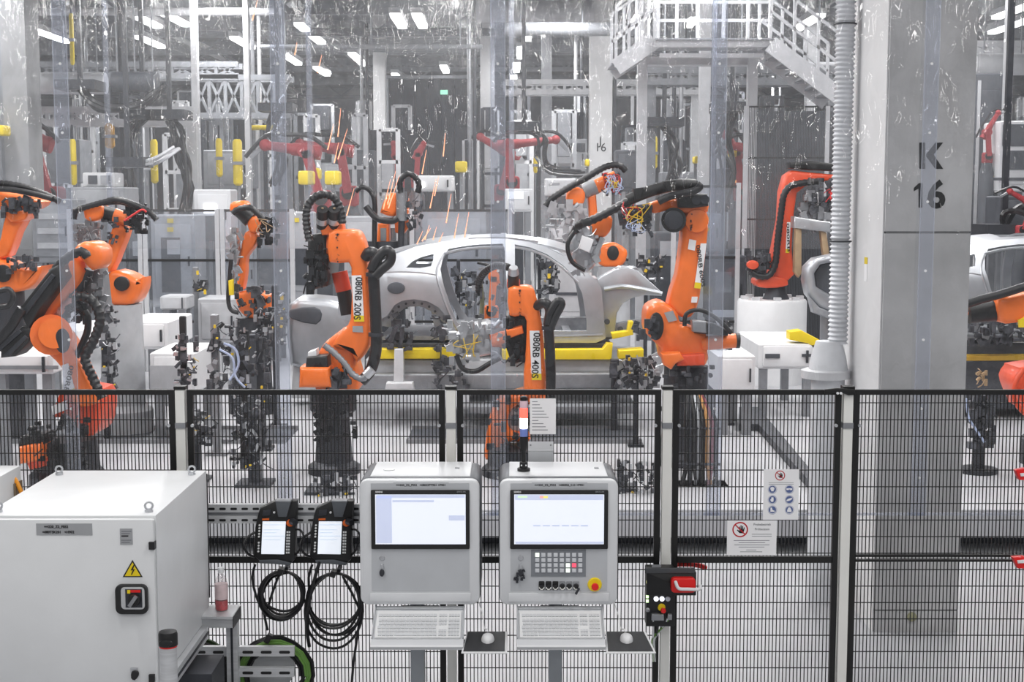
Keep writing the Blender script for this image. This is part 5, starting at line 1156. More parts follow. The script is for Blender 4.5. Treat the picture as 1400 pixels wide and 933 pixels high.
# hanging cable bundle right of robot 400S
q = at(948, 690, 13.3); t = thing('cable_bundle', 'upright bundle of cables on crossbars behind the fence below robot 600S', 'cable', (q.x, 13.4, DZ))
for k, (x, m) in enumerate(((938, RUBBER), (943, DARK), (949, RUBBER), (955, GREY), (961, RUBBER), (967, mat('amber_cable', (196, 140, 70), .5)), (973, mat('wine_cable', (130, 50, 66), .5)), (978, DARK))):
    MB().tube([at(946 + (x - 950) * .5, 535, 13.6), at(x, 575, 13.4), at(x, 610, 13.4), at(x, 636, 13.4), at(x - 4 + (k % 3) * 4, 665, 13.4), at(956 + (x - 956) * .6, 682, 13.4)], .022, 7).build('cable', m, t)
for y in (586, 635): MB().cyl(at(926, y, 13.38), at(986, y, 13.38), .014, n=8).build('crossbar', DARK, t)
MB().bar(at(958, 560, 13.46), at(958, 684, 13.46), .05, .05).build('stand', DARK, t); q = at(958, 684, 13.46); MB().bx(q.x - .25, q.x + .25, 13.3, 13.6, DZ, q.z + .02).build('foot', DARK, t)
# dark kinked cable trough on the deck
def deckpt(px, py): 
    d = at(px, py, 10.0) - Vector((0, 0, CAMZ)); s = (DZ - CAMZ) / d.z; return Vector((0, 0, CAMZ)) + d * s
t = thing('cable_trough', 'dark bent cable trough lying on the pale deck behind the signs', 'trough', deckpt(1060, 620))
a, b, c = deckpt(1012, 578), deckpt(1034, 572), deckpt(1116, 682)
MB().prism([(deckpt(*p).x, deckpt(*p).y) for p in ((1010, 590), (1010, 566), (1036, 566), (1068, 604), (1118, 666), (1116, 682), (1036, 590))], DZ + .004, DZ + .09, .005, 1, 'z').build('channel', BDARK, t)
# sparks
R = random.Random(12)
sp = [(463, 195, 457, 183 + 40), (456, 170, 448, 205), (466, 148, 462, 187), (475, 176, 462, 218), (484, 258, 474, 295), (541, 234, 530, 280), (546, 240, 531, 285), (534, 245, 524, 286), (609, 182, 606, 214), (583, 205, 577, 238), (596, 245, 588, 285), (600, 240, 594, 268), (617, 265, 610, 305), (627, 292, 621, 326), (641, 290, 635, 325), (587, 308, 581, 328), (597, 310, 592, 328), (578, 316, 570, 334), (606, 318, 600, 332), (352, 0, 345, 28), (406, 58, 403, 75), (440, 75, 434, 100), (589, 312, 577, 330)]
ORD = 'leftmost second third fourth fifth sixth seventh eighth ninth tenth eleventh twelfth thirteenth'.split()
cnt = {}
for i, (x0, y0, x1, y1) in enumerate(sorted(sp, key=lambda e: e[0] + e[2])):
    Yk = 16.5 + .1 * (i % 5); ob = MB().cyl(at(x0, y0, Yk), at(x1, y1, Yk), .002, .007, 6).build('welding_spark', SPARK)
    g = 'near the ceiling lamps' if y0 < 120 else 'above robot 200S and the car rear' if x0 < 560 else 'over the car roof'
    k = cnt.get(g, 0); cnt[g] = k + 1
    tag(ob, 'thin glowing orange spark %s, %s' % (g, ORD[k] + ('' if k == 0 else ' from left')), 'spark', 'welding sparks ' + g)
# ================================================================== hall behind the cell
def PB(px, Y): return at(px, 300, Y).x
def zpx(py, Y): return at(700, py, Y).z
# concrete column J 16 and its fellows
def column(label, x0, x1, Y, depth, m, cat='pillar', name='concrete_column', z0=DZ, py1=None):
    a, b = PB(x0, Y), PB(x1, Y); t = thing(name, label, cat, ((a + b) / 2, Y + depth / 2, z0))
    zt_ = 9 if py1 is None else zpx(py1, Y)
    MB().prism([(a, Y), (b, Y), (b, Y + depth), (a, Y + depth)], z0, zt_, .015, 1, 'z').build('shaft', m, t); MB().bx(a - .05, b + .05, Y - .05, Y + depth + .05, z0, z0 + .12).build('foot', m, t)
    return t
t = column('concrete column marked J 16 far behind the car front', 806, 836, 33, .6, CONCL)
text('J', .28, facing(at(821, 193, 32.99)), 'letter', INK, t); text('16', .28, facing(at(821, 202, 32.99)), 'number', INK, t)
MB().bx(PB(838, 33), PB(842, 33), 33.1, 33.5, DZ, 9).build('drain_pipe', DARK, t)
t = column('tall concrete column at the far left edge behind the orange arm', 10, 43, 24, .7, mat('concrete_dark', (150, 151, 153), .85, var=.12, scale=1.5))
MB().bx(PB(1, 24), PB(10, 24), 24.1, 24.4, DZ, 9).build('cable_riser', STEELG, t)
t = column('white steel column behind robot 600S left of the stairs', 955, 969, 26, .25, STEELW, 'column', 'steel_column'); column('pale steel column above robot 600S arm', 872, 884, 29, .25, STEELW, 'column', 'steel_column')
column('round-edged grey column left of column J 16', 740, 754, 36, .5, BGREY, 'column', 'steel_column'); column('wide pale column right of the black doorway', 657, 676, 38, .5, CONCL); column('pale column behind the sparks left of the black doorway', 512, 528, 42, .5, CONCL)
column('slender white steel column in front of the lattice girder', 266, 274, 28, .2, STEELW, 'column', 'steel_column'); column('slender white steel column behind the slim orange robot', 337, 344, 28.8, .2, STEELW, 'column', 'steel_column')
column('thin dark column beside the hanging cables at left', 168, 173, 27.9, .12, DARK, 'column', 'steel_column')
column('grey column behind the yellow boxes left of the sparks', 384, 392, 33, .3, STEELG, 'column', 'steel_column'); column('pale column behind the stairs', 1100, 1112, 33.5, .35, STEELW, 'column', 'steel_column'); column('pale column at the right edge beyond pillar K 16', 1369, 1378, 25, .2, STEELW, 'column', 'steel_column')

# black doorway in the far wall region
t = thing('dark_doorway', 'large black roller doorway far behind the sparks', 'door', (PB(585, 44), 44, DZ))
a, b = PB(533, 44), PB(640, 44)
BLK = mat('doorway_black', (30, 33, 42), .7, var=.15, scale=1.5, stretch=(3, 1, .3))
for k in range(6):
    x0 = a + (b - a) * k / 6; MB().bx(x0 + .01, x0 + (b - a) / 6 - .01, 44, 44.1, DZ, zpx(108, 44)).build('door_panel', BLK, t)
MB().bx(a - .2, b + .2, 43.8, 44.15, zpx(108, 44), zpx(104, 44)).build('lintel', STEELG, t)
for x in (a - .15, b): MB().bx(x, x + .15, 43.9, 44.15, DZ, zpx(108, 44)).build('jamb', STEELG, t)
t = thing('dark_screen', 'low black welding screen in front of the black doorway', 'screen', (PB(560, 36), 36, DZ)); MB().bx(PB(505, 36), PB(582, 36), 36, 36.05, DZ + .2, zpx(178, 36)).build('cloth', BLK, t)
for x in (505, 582): MB().bx(PB(x, 36) - .04, PB(x, 36) + .04, 35.98, 36.07, DZ, zpx(176, 36)).build('post', DARK, t)
# exit signs
EX = mat('exit_green', (150, 226, 190), .5, var=.02, emit=1.1)
for lab, x, y, Y in (('small lit green exit sign in the black doorway', 607, 126, 43.92), ('lit green exit sign hanging over the walkway right of column J 16', 937, 112, 30)):
    t = thing('exit_sign', lab, 'sign', at(x, y + 5, Y)); w_ = 5 * mpp(Y); p = at(x, y, Y); MB().bx(p.x - w_, p.x + w_, Y, Y + .08, p.z - w_ * .6, p.z + w_ * .6).build('panel', EX, t); MB().bx(p.x - .02, p.x + .02, Y + .02, Y + .06, p.z + w_ * .6, 8.9 if Y < 40 else p.z + w_).build('hanger', DARK, t)

# ceiling lamps where the photo shows them
lamps = [(62, 46, 'long bright ceiling lamp at the upper left behind the first seam', 3.4), (237, 24, 'bright ceiling lamp high between the first two curtain seams', 2.6), (204, 30, 'short ceiling lamp left of the bright one above the gantry', 1.6), (206, 57, 'ceiling lamp low above the left gantry', 2.4), (332, 58, 'ceiling lamp above the slim orange robot', 2.4),
         (425, 46, 'brightest ceiling lamp right of the second curtain seam', 4.0), (490, 81, 'ceiling lamp above robot 200S', 3.4), (399, 81, 'ceiling lamp just right of the second seam', 2.6), (440, 97, 'fainter ceiling lamp below the bright pair', 2.6), (545, 107, 'round-looking ceiling lamp left in front of the black doorway', 3.4), (564, 118, 'ceiling lamp lower left before the black doorway', 3.4), (545, 28, 'far ceiling lamp on the beam above the doorway, left of two', 2.2), (574, 28, 'far ceiling lamp on the beam above the doorway, right of two', 2.2), (608, 94, 'small ceiling lamp right above the black doorway', 2),
         (721, 45, 'bright ceiling lamp in the row right of the doorway, topmost', 2.8), (712, 72, 'bright ceiling lamp in the row right of the doorway, second from top', 2.6), (706, 92, 'ceiling lamp in the row right of the doorway, third from top', 2.6), (702, 108, 'ceiling lamp in the row right of the doorway, lowest', 2.6), (836, 57, 'small lamp beside column J 16', 1.4), (871, 27, 'small ceiling lamp above the sloping rail', 1.4), (1105, 30, 'ceiling lamp seen above the stairs', 2.6), (1382, 35, 'ceiling lamp at the upper right corner', 2.6), (1384, 15, 'fainter ceiling lamp at the upper right corner, higher one', 2.0), (945, 30, 'small ceiling lamp behind the walkway railing', 1.4)]
for i, (x, y, lab, L) in enumerate(lamps):
    LZ = 7.3; Y = (LZ - CAMZ) * FPX / (HOR - y) * 1.0; Y = min(Y, 60); p = at(x, y, Y)
    t = thing('ceiling_lamp', lab, 'lamp', (p.x, Y, p.z), 'ceiling lamps'); w_ = .1
    MB().bx(p.x - w_, p.x + w_, Y - L / 2, Y + L / 2, p.z - .05, p.z + .02).build('diffuser', LAMP, t)
    MB().bx(p.x - w_ - .03, p.x + w_ + .03, Y - L / 2 - .03, Y + L / 2 + .03, p.z + .02, p.z + .14).build('housing', STEELW, t)
    for s in (-1, 1): MB().cyl((p.x, Y + s * L * .35, p.z + .14), (p.x, Y + s * L * .35, 8.99), .012, n=6).build('hanger', STEELG, t)

# ------------------------------------------------ walkway with stairs at the upper right
Y = 22.0
t = thing('steel_walkway', 'white steel walkway with railing at the upper right', 'walkway', (PB(970, Y), Y, DZ))
a, b = PB(893, Y), PB(1052, Y)
MB().bx(a, b, Y, Y + .12, zpx(64, Y), zpx(55, Y)).build('front_beam', STEELW, t); MB().bx(a, b, Y - .1, Y + 1.6, zpx(55, Y), zpx(53, Y)).build('deck', STEELG, t); MB().bx(a, b, Y + 1.5, Y + 1.62, zpx(76, Y), zpx(64, Y)).build('rear_beam', STEELW, t)
MB().bx(a + .1, b - .1, Y + .2, Y + .28, zpx(77, Y), zpx(71, Y)).build('pipe_tray', STEELW, t)
for x in (897, 922, 950, 985, 1018, 1048): MB().bar((PB(x, Y), Y, zpx(55, Y)), (PB(x, Y), Y, zpx(-18, Y)), .05, .05).build('rail_post', STEELW, t)
for y in (28, 3, -18): MB().bar((a, Y, zpx(y, Y)), (b, Y, zpx(y, Y)), .045, .045).build('rail', STEELW, t)
for x in (888, 1047): MB().bar((PB(x, Y), Y + 1.45, DZ), (PB(x, Y), Y + 1.5, zpx(64, Y)), .16, .16).build('support', STEELW, t)
def stairs(label, p0, p1, Y, n, rails, wid=1.0):
    a, b = at(p0[0], p0[1], Y), at(p1[0], p1[1], Y); t = thing('steel_stairs', label, 'stairs', ((a.x + b.x) / 2, Y + wid / 2, min(a.z, b.z)))
    for yy in (Y, Y + wid): MB().bar((a.x, yy, a.z), (b.x, yy, b.z), .26, .05).build('stringer', STEELW, t)
    for k in range(n):
        f = (k + .5) / n; x, z = a.x + (b.x - a.x) * f, a.z + (b.z - a.z) * f; MB().bx(x - .13, x + .13, Y + .03, Y + wid - .03, z, z + .03).build('tread', STEELG, t)
    for yy in (Y, Y + wid):
        for h in rails: MB().bar((a.x, yy, a.z + h), (b.x, yy, b.z + h), .045, .045).build('handrail', STEELW, t)
        for k in range(4):
            f = k / 3; x, z = a.x + (b.x - a.x) * f, a.z + (b.z - a.z) * f; MB().bar((x, yy, z), (x, yy, z + max(rails)), .045, .045).build('rail_post', STEELW, t)
    return t
stairs('white steel stairs descending to the right behind the ribbed duct', (1053, 60), (1150, 134), 21.95, 7, (.5, .95))
stairs('white sloping stair flight right of column J 16', (842, 92), (895, 56), 22.2, 5, (.5, .95))
t = thing('mesh_cage', 'tall dark mesh guard with white posts behind the red-orange robot', 'guard', (PB(1075, 23), 23, DZ))
for x in (1018, 1128): MB().bar((PB(x, 23), 23, DZ), (PB(x, 23), 23, zpx(145, 23)), .07, .07).build('post', STEELW, t)
for y in (146, 216, 300): MB().bar((PB(1018, 23), 23, zpx(y, 23)), (PB(1145, 23), 23, zpx(y, 23)), .03, .03).build('rail', FRAME, t)
m = MB()
for k in range(56): x = PB(1020, 23) + (PB(1145, 23) - PB(1020, 23)) * k / 56; m.bx(x - .004, x + .004, 22.99, 23, DZ + .1, zpx(147, 23))
m.build('mesh_wires', FRAME, t, kind='stuff')
MB().bx(PB(1146, 24), PB(1020, 24), 24.4, 24.45, DZ, zpx(150, 24)).build('rear_panel', BDARK, t)

# ------------------------------------------------ gantry and lattice girders at the upper left
def girder(label, x0, x1, y0, y1, Y, n, m=STEELW, dep=.5, legs=()):
    a, b = PB(x0, Y), PB(x1, Y); z0, z1 = zpx(y1, Y), zpx(y0, Y); t = thing('steel_girder', label, 'girder', ((a + b) / 2, Y, z0))
    for yy in (Y, Y + dep):
        for z in (z0, z1): MB().bar((a, yy, z), (b, yy, z), .12, .1).build('chord', m, t)
    for k in range(n):
        x, x2 = a + (b - a) * k / n, a + (b - a) * (k + 1) / n
        MB().bar((x, Y, z0), (x, Y, z1), .07, .07).build('upright', m, t); MB().bar((x, Y, z0), (x2, Y, z1), .05, .05).build('diagonal', m, t); MB().bar((x, Y, z1), (x2, Y, z0), .05, .05).build('diagonal', m, t)
    for lx in legs: MB().bar((PB(lx, Y), Y + dep / 2, DZ), (PB(lx, Y), Y + dep / 2, z0), .18, .18).build('leg', m, t)
    return t
girder('white lattice girder above the slim orange robot', 268, 400, 106, 158, 30, 6, m=STEELG, legs=(300, 392)); girder('wide pale lattice gantry at left above the white machine', 45, 268, 150, 168, 27, 9, legs=(52, 262)); girder('grey lattice girder across the upper left, nearer the ceiling', 60, 330, 88, 104, 30, 9, STEELG)
girder('long grey lattice girder above the black doorway', 395, 800, 56, 66, 41.2, 14, STEELG); girder('pale girder behind column J 16', 690, 960, 112, 126, 34.6, 10, legs=(712, 950)); girder('grey girder below the walkway', 880, 1150, 96, 112, 27, 9, STEELG, legs=(890, 1140)); girder('pale girder high at the upper right edge', 1325, 1460, 60, 72, 28, 5, legs=(1440,))
def hbar(label, x0, x1, y, Y, r, m, name='ceiling_pipe', cat='pipe'):
    o = thing(name, label, cat, (PB((x0 + x1) / 2, Y), Y, zpx(y, Y))); MB().cyl((PB(x0, Y), Y, zpx(y, Y)), (PB(x1, Y), Y, zpx(y, Y)), r, n=14).build('pipe', m, o)
    for f in (.1, .5, .9): x = PB(x0 + (x1 - x0) * f, Y); MB().cyl((x, Y, zpx(y, Y) + r), (x, Y, 9), .015, n=6).build('hanger', STEELG, o)
    return o
hbar('long pale pipe under the ceiling at upper left', 40, 390, 16, 30, .08, STEELW); hbar('thick grey duct under the ceiling at far left', 38, 150, 114, 26, .2, STEELW); hbar('dark pipe across the hall above the doorway', 380, 690, 44, 34, .1, BDARK); hbar('thin grey pipe over the second curtain seam', 360, 660, 64, 30, .05, STEELG); hbar('grey duct in front of column J 16 near the ceiling', 690, 900, 40, 31, .15, STEELG); hbar('dark ventilation duct between the left gantry and the doorway', 160, 220, 112, 25, .18, BDARK)
hbar('thick silver duct high right of the doorway', 640, 810, 16, 33, .25, STEELW); hbar('thin pipe behind the walkway railing', 880, 1140, 88, 24, .04, STEELW); hbar('pale duct at the upper right edge', 1325, 1450, 88, 26, .2, STEELW)

# ------------------------------------------------ machine cabinets and housings
def cab(label, x0, x1, y0, y1, Y, dep, m, extra=(), cat='machine', name='machine_cabinet', leg=True):
    a, b = PB(x0, Y), PB(x1, Y); z0, z1 = zpx(y1, Y), zpx(y0, Y); base = DZ if leg else z0; t = thing(name, label, cat, ((a + b) / 2, Y + dep / 2, base))
    MB().prism([(a, Y), (b, Y), (b, Y + dep), (a, Y + dep)], z0, z1, .02, 1, 'z').build('housing', m, t)
    MB().prism(rrect(a + (b - a) * .08, b - (b - a) * .08, z0 + (z1 - z0) * .1, z1 - (z1 - z0) * .1, .02), Y - .02, Y, .008).build('door', m, t)
    MB().bx(b - (b - a) * .16, b - (b - a) * .12, Y - .05, Y - .02, (z0 + z1) / 2 - .08, (z0 + z1) / 2 + .08).build('handle', DARK, t)
    if leg and z0 - DZ > .02:
        for fx in (a + .08, b - .08):
            for fy in (Y + .08, Y + dep - .08): MB().bx(fx - .05, fx + .05, fy - .05, fy + .05, DZ, z0).build('leg', STEELG, t)
    for e in extra: plate(t, e[0], e[1], *e[2], Y - .021, e[3] if len(e) > 3 else .02)
    return t
YL = 'yellow_label'
cab('white box on top of the pale machine behind the left robots', 115, 158, 236, 256, 25, .6, WHITE, (('port', BDARK, (121, 133, 240, 252)), ('port', BGREY, (138, 152, 240, 252))), leg=False)
cab('pale grey machine body under the white box at left', 98, 170, 256, 300, 24.9, 1.0, BGREY); cab('grey cabinet with two yellow labels left of the slim orange robot', 206, 266, 294, 420, 23, .8, BGREY, ((YL, YELLOW, (229, 237, 299, 305)), (YL, YELLOW, (229, 237, 311, 317)), ('recess', BDARK, (222, 246, 325, 400), .01), ('window', STEELW, (229, 246, 328, 348))))
t = cab('white portal housing with a bright inner lamp behind the slim robot', 266, 316, 259, 330, 25, .6, WHITE, (('opening', BDARK, (272, 306, 295, 330), .01), ('inner_lamp', mat('inner_lamp', (250, 252, 255), .5, var=0, emit=3), (279, 296, 279, 292))))
cab('grey control cabinet right behind the slim orange robot', 300, 350, 330, 420, 24, .7, BGREY, (('panel_line', STEELW, (304, 346, 356, 358)), ('panel_line', STEELW, (304, 346, 396, 398)))); cab('dark machine housing left of the grey cabinet with yellow labels', 176, 206, 300, 410, 23.5, .8, BDARK, (('window', BGREY, (182, 200, 330, 350)),))
cab('dark machine between the slim robot and robot 200S', 352, 382, 320, 410, 23.6, .7, BDARK); cab('grey cabinet behind robot 200S with a yellow label', 392, 424, 290, 410, 23, .7, BGREY, ((YL, YELLOW, (403, 409, 298, 304)), ('recess', BDARK, (396, 420, 340, 390), .01)))
cab('large pale panel housing behind the car roof', 577, 664, 288, 400, 23.2, .5, BGREY); cab('tall pale cabinet behind the car between robots 400S and 600S', 752, 800, 300, 440, 22.8, .6, STEELW, (('slot', BDARK, (760, 792, 330, 334)), ('slot', BDARK, (760, 792, 400, 404))))
cab('white low cabinet below column J 16', 745, 787, 244, 268, 27, .6, WHITE, (('slot', BGREY, (750, 765, 250, 253)),)); cab('pale grey cabinet with yellow mark right of robot 600S', 945, 986, 292, 345, 23.4, .7, BGREY, ((YL, YELLOW, (962, 969, 297, 301)), (YL, YELLOW, (964, 970, 312, 316))))
cab('dark machine right behind robot 600S', 896, 942, 318, 430, 23, .8, BDARK, (('window', BGREY, (902, 930, 330, 350)),)); cab('dark low machine left of the white robot pedestal', 972, 1022, 350, 440, 22.4, .8, BDARK, (('window', STEELG, (978, 1000, 372, 400)), ('rail', WHITE, (974, 1020, 424, 434))))
cab('pale machine housing behind the car rear', 470, 520, 296, 380, 23.5, .6, BGREY); cab('dark grey machine behind the leftmost robot', 44, 98, 272, 360, 23, .8, STEELG, (('slat', BGREY, (52, 92, 292, 300)), ('slat', BGREY, (52, 92, 312, 320)), ('slat', BGREY, (52, 92, 332, 340))))
cab('white window frame machine at the right edge beyond pillar K 16', 1364, 1420, 165, 262, 22, .8, WHITE, (('window', BDARK, (1370, 1410, 170, 200)), ('window', BDARK, (1370, 1410, 206, 232)), ('gap', BDARK, (1356, 1412, 243, 247)))); cab('tall dark machine screen right of pillar K 16', 1322, 1364, 100, 330, 23, .6, BDARK, (('strip', STEELW, (1334, 1337, 110, 320)),)); cab('black housing at the right edge above the hidden car', 1372, 1440, 268, 330, 20.5, .8, BDARK)
cab('pale cabinet far beyond the sparks', 440, 500, 225, 262, 34.5, .8, BGREY, (('window', BDARK, (470, 490, 232, 250)),)); cab('white cabinet below the black doorway', 566, 620, 240, 262, 30, .8, WHITE, (('lamp_spot', LAMP, (572, 580, 250, 256)),)); cab('white control desk right of the doorway', 690, 728, 258, 290, 26, .6, WHITE, (('monitor', mat('far_screen', (240, 244, 248), .5, emit=.8), (694, 716, 262, 272)),))
cab('dark far machine behind robot 600S arm', 842, 872, 205, 262, 30, .8, BDARK); cab('grey far machine in front of the white steel column', 905, 950, 235, 262, 30, .8, STEELG); cab('dark cabinet behind the stairs foot', 985, 1016, 230, 290, 28, .7, BDARK, (('lamp_spot', mat('far_orange', (240, 170, 110), .5, emit=.8), (1003, 1008, 246, 256)),)); cab('pale far machine left of column J 16', 760, 802, 190, 240, 35, .8, BGREY, (('window', BDARK, (780, 800, 196, 208)),)); cab('grey machine behind the yellow cylinders', 280, 345, 205, 258, 29, .8, STEELG); cab('dark machine beyond the sparks at left', 486, 512, 205, 262, 33, .8, BDARK); cab('grey far machine behind the yellow cylinder at left', 60, 112, 190, 250, 29, .8, STEELG)

# low machine tables of the left fixtures
cab('white machine table beside the near left robot', 160, 226, 440, 478, 18.5, 1.4, WHITE); cab('pale table in front of the fixtures', 200, 262, 482, 540, 16, 1.1, WHITE, (('plate', BGREY, (206, 256, 500, 532)),)); cab('small grey box on the rear table at left', 216, 252, 405, 424, 20, .5, BGREY, cat='box'); cab('grey cabinet on the deck behind the slim robot base', 268, 322, 408, 470, 20.5, .7, BGREY); cab('long white conveyor bed at the lower left edge', -20, 66, 484, 512, 14.2, 1.0, WHITE, (('rail', GREY, (-18, 80, 500, 505)),)); cab('white low platform left of the near robot hose', 60, 160, 450, 474, 19.5, 1.4, WHITE)
cab('white step platform in front of the round pedestal', 1040, 1118, 470, 505, 17.6, 1.6, WHITE, (('slot', BDARK, (1046, 1066, 484, 490)), ('slot', BDARK, (1096, 1114, 484, 488)))); cab('white slanted plinth at the foot of robot 600S', 985, 1036, 486, 540, 16.2, 1.2, WHITE)
t = thing('yellow_bracket', 'yellow angled bracket on the white step beside the ribbed duct', 'bracket', at(1105, 480, 18)); parts(t, [('p', 'arm', YELLOW, [(1080, 454), (1096, 452), (1130, 470), (1132, 480), (1118, 486), (1106, 470), (1080, 465)], 17.6, 17.85, .01)]); MB().bx(at(1110, 480, 18).x, at(1120, 480, 18).x, 17.7, 17.8, zpx(505, 17.7), zpx(482, 17.7)).build('foot', YELLOW, t)
q = at(1122, 400, 19.5); t = thing('held_panel', 'bare metal car underbody panel on a post beside the ribbed duct', 'panel', (q.x, 19.5, DZ))
parts(t, [('p', 'skin', CAR, [(1102, 384), (1104, 366), (1116, 354), (1143, 348), (1143, 358), (1122, 362), (1114, 374), (1116, 392), (1143, 408), (1143, 430), (1120, 420), (1106, 404)], 19.3, 19.7, .04), ('p', 'inner_bay', BDARK, [(1114, 374), (1122, 362), (1143, 358), (1143, 408), (1116, 392)], 19.5, 19.6, .01), ('p', 'lower_flange', CARIN, [(1106, 404), (1120, 420), (1143, 430), (1143, 440), (1112, 428)], 19.2, 19.4, .02), ('b', 'stand', GREY, 1128, 19.5, [(8, None), (8, 425)])])
q = at(440, 470, 19); t = thing('metal_panel', 'pale blurred metal panel with a dark slot left of robot 200S', 'panel', (q.x, 19, DZ)); parts(t, [('p', 'skin', CAR, [(394, 416), (430, 408), (470, 416), (488, 436), (486, 486), (440, 500), (396, 500)], 18.4, 19.2, .1, 2), ('p', 'slot', BDARK, [(396, 424), (430, 420), (440, 430), (432, 444), (398, 436)], 18.38, 18.5, .02, 2), ('p', 'stand', STEELW, [(400, 496), (480, 494), (482, 545), (398, 545)], 18.6, 19.0, .02)])

# fixture posts with valves and clamps
def fixture(label, x, y0, y1, Y, w_, m, box, n, seed, extra=()):
    q = at(x, y1, Y); t = thing('clamp_fixture', label, 'fixture', (q.x, Y, DZ)); s = w_ * mpp(Y) / 2
    MB().prism([(q.x - s, Y - s), (q.x + s, Y - s), (q.x + s, Y + s), (q.x - s, Y + s)], DZ, zpx(y0, Y), .01, 1, 'z').build('post', m, t); MB().bx(q.x - 3 * s, q.x + 3 * s, Y - 3 * s, Y + 3 * s, DZ, DZ + .03).build('foot', m, t)
    MB().mess(*box, Y - .25, Y - s, n, seed, 3, 10).build('clamps', CLUT, t, kind='stuff'); MB().mess(*box, Y - .3, Y - .2, max(3, n // 3), seed + 1, 2, 7).build('pale_fittings', SILVER, t, kind='stuff'); MB().mess(*box, Y - .32, Y - .25, 3, seed + 2, 2, 4).build('yellow_fittings', WIRE_Y, t, kind='stuff'); parts(t, extra)
    return t
fixture('black clamp post with valves in front of the white table', 256, 432, 690, 15.2, 8, BLACK, (240, 270, 460, 530), 44, 201); fixture('grey clamp post just right of the black one', 299, 430, 690, 15.0, 10, GREY, (286, 320, 445, 530), 42, 211, [('t', 'pale_hose', WIRE_B, [(306, 470), (322, 478), (326, 500), (314, 520)], 1.8, 14.6)]); fixture('dark clamp column below the slim orange robot', 338, 452, 690, 14.8, 13, BLACK, (318, 372, 440, 532), 52, 221, [('t', 'pale_hose', WIRE_B, [(300, 478), (318, 490), (322, 515), (335, 530)], 1.6, 14.4)])
fixture('dark clamp column beside the second curtain seam', 360, 430, 690, 15.3, 10, DARK, (346, 388, 425, 470), 50, 231); fixture('black sensor mast right of the slim robot arm', 381, 390, 690, 16.8, 8, DARK, (374, 390, 400, 470), 24, 241); fixture('grey mast between the cabinets behind the fixtures', 275, 365, 690, 21, 7, GREY, (266, 284, 372, 400), 12, 251); fixture('cluster of valves low beside the near left robot hose', 150, 470, 690, 15.8, 8, DARK, (140, 160, 420, 530), 44, 261)
fixture('thin dark mast with brackets behind the car front window', 737, 350, 690, 20.6, 5, DARK, (735, 762, 355, 400), 34, 271); fixture('grey mast behind the car rear door opening', 628, 355, 690, 20.6, 5, DARK, (620, 650, 370, 420), 34, 281); fixture('dark clamp stand left of robot 600S foot', 868, 500, 690, 15.5, 7, DARK, (856, 900, 490, 530), 40, 291); fixture('clamp stand with cables right of the fourth seam', 992, 455, 690, 17, 6, DARK, (975, 1000, 440, 520), 40, 301); fixture('dark sensor cluster behind the car front', 880, 360, 690, 21.5, 5, DARK, (868, 905, 350, 385), 44, 311); fixture('dark post low behind the fence beside the white post', 270, 560, 690, 13.6, 12, DARK, (262, 292, 565, 605), 30, 321); fixture('dark hose post low behind the teach pendants', 350, 540, 690, 13.4, 16, BDARK, (318, 368, 540, 640), 70, 331); fixture('dark valve block on the deck behind the pendants', 450, 640, 690, 13.1, 20, BDARK, (425, 485, 650, 690), 40, 341); fixture('valve block on the deck behind the right console', 850, 640, 690, 13.2, 14, BDARK, (845, 898, 630, 690), 50, 351)

# ------------------------------------------------ yellow cylinders and boxes
def yel(label, x0, x1, y0, y1, Y, round_=True, m=YELLOW):
    a, b = PB(x0, Y), PB(x1, Y); z0, z1 = zpx(y1, Y), zpx(y0, Y); t = thing('yellow_cylinder' if round_ else 'yellow_box', label, 'cylinder' if round_ else 'box', ((a + b) / 2, Y, z0)); r = (b - a) / 2; c = (a + b) / 2
    if round_:
        MB().lathe((c, Y, 0), [(r * .5, z0 - .04), (r, z0), (r, z1), (r * .6, z1 + .05)], 18).build('barrel', m, t); MB().cyl((c, Y, z1 + .05), (c, Y, z1 + .3), r * .3, n=8).build('rod', DARK, t); MB().bx(c - r * 1.3, c + r * 1.3, Y - r * 1.1, Y + r * 1.1, (z0 + z1) / 2 - .04, (z0 + z1) / 2 + .02).build('collar', GREY, t); MB().cyl((c, Y + r * .6, DZ), (c, Y + r * .6, z0), r * .4, n=8).build('stand', STEELG, t)
    else: MB().prism(rrect(a, b, z0, z1, .04), Y - .25, Y + .1, .03).build('case', m, t); MB().bx(c - .03, c + .03, Y - .1, Y - .04, DZ, z0).build('stand', STEELG, t)
yel('tall yellow cylinder right beside the first curtain seam', 98, 107, 194, 250, 25); yel('short yellow cylinder at far left below the column', 44, 50, 229, 247, 26); yel('yellow cylinder among the hanging cables', 208, 218, 194, 248, 28); yel('orange-yellow cylinder above the white box at left', 147, 160, 172, 200, 27, True, mat('amber_paint', (226, 166, 30), .5)); yel('yellow cylinder behind the slim robot, thinner left one', 297, 306, 193, 239, 27); yel('yellow cylinder behind the slim robot, thicker right one', 320, 333, 194, 251, 26.5)
yel('yellow cylinder right of column J 16', 890, 898, 190, 228, 29); yel('small yellow cylinder left of column J 16', 729, 735, 217, 234, 29); yel('yellow hanging box above robot 200S, left of three', 411, 431, 234, 253, 24, False); yel('yellow hanging box above robot 200S, right of three', 447, 467, 234, 253, 24, False); yel('yellow hanging box above robot 200S, farther one between two', 427, 440, 230, 246, 26, False); yel('yellow box at the foot of the black doorway', 623, 639, 221, 236, 29, False); yel('yellow box on the column at the far left edge', -8, 17, 172, 186, 23.8, False); yel('small yellow box right of the white steel column', 995, 1004, 204, 216, 27, False); yel('little yellow box left of the white steel column', 946, 952, 214, 224, 28, False); yel('small yellow box beside column J 16 foot', 799, 805, 218, 228, 31, False)
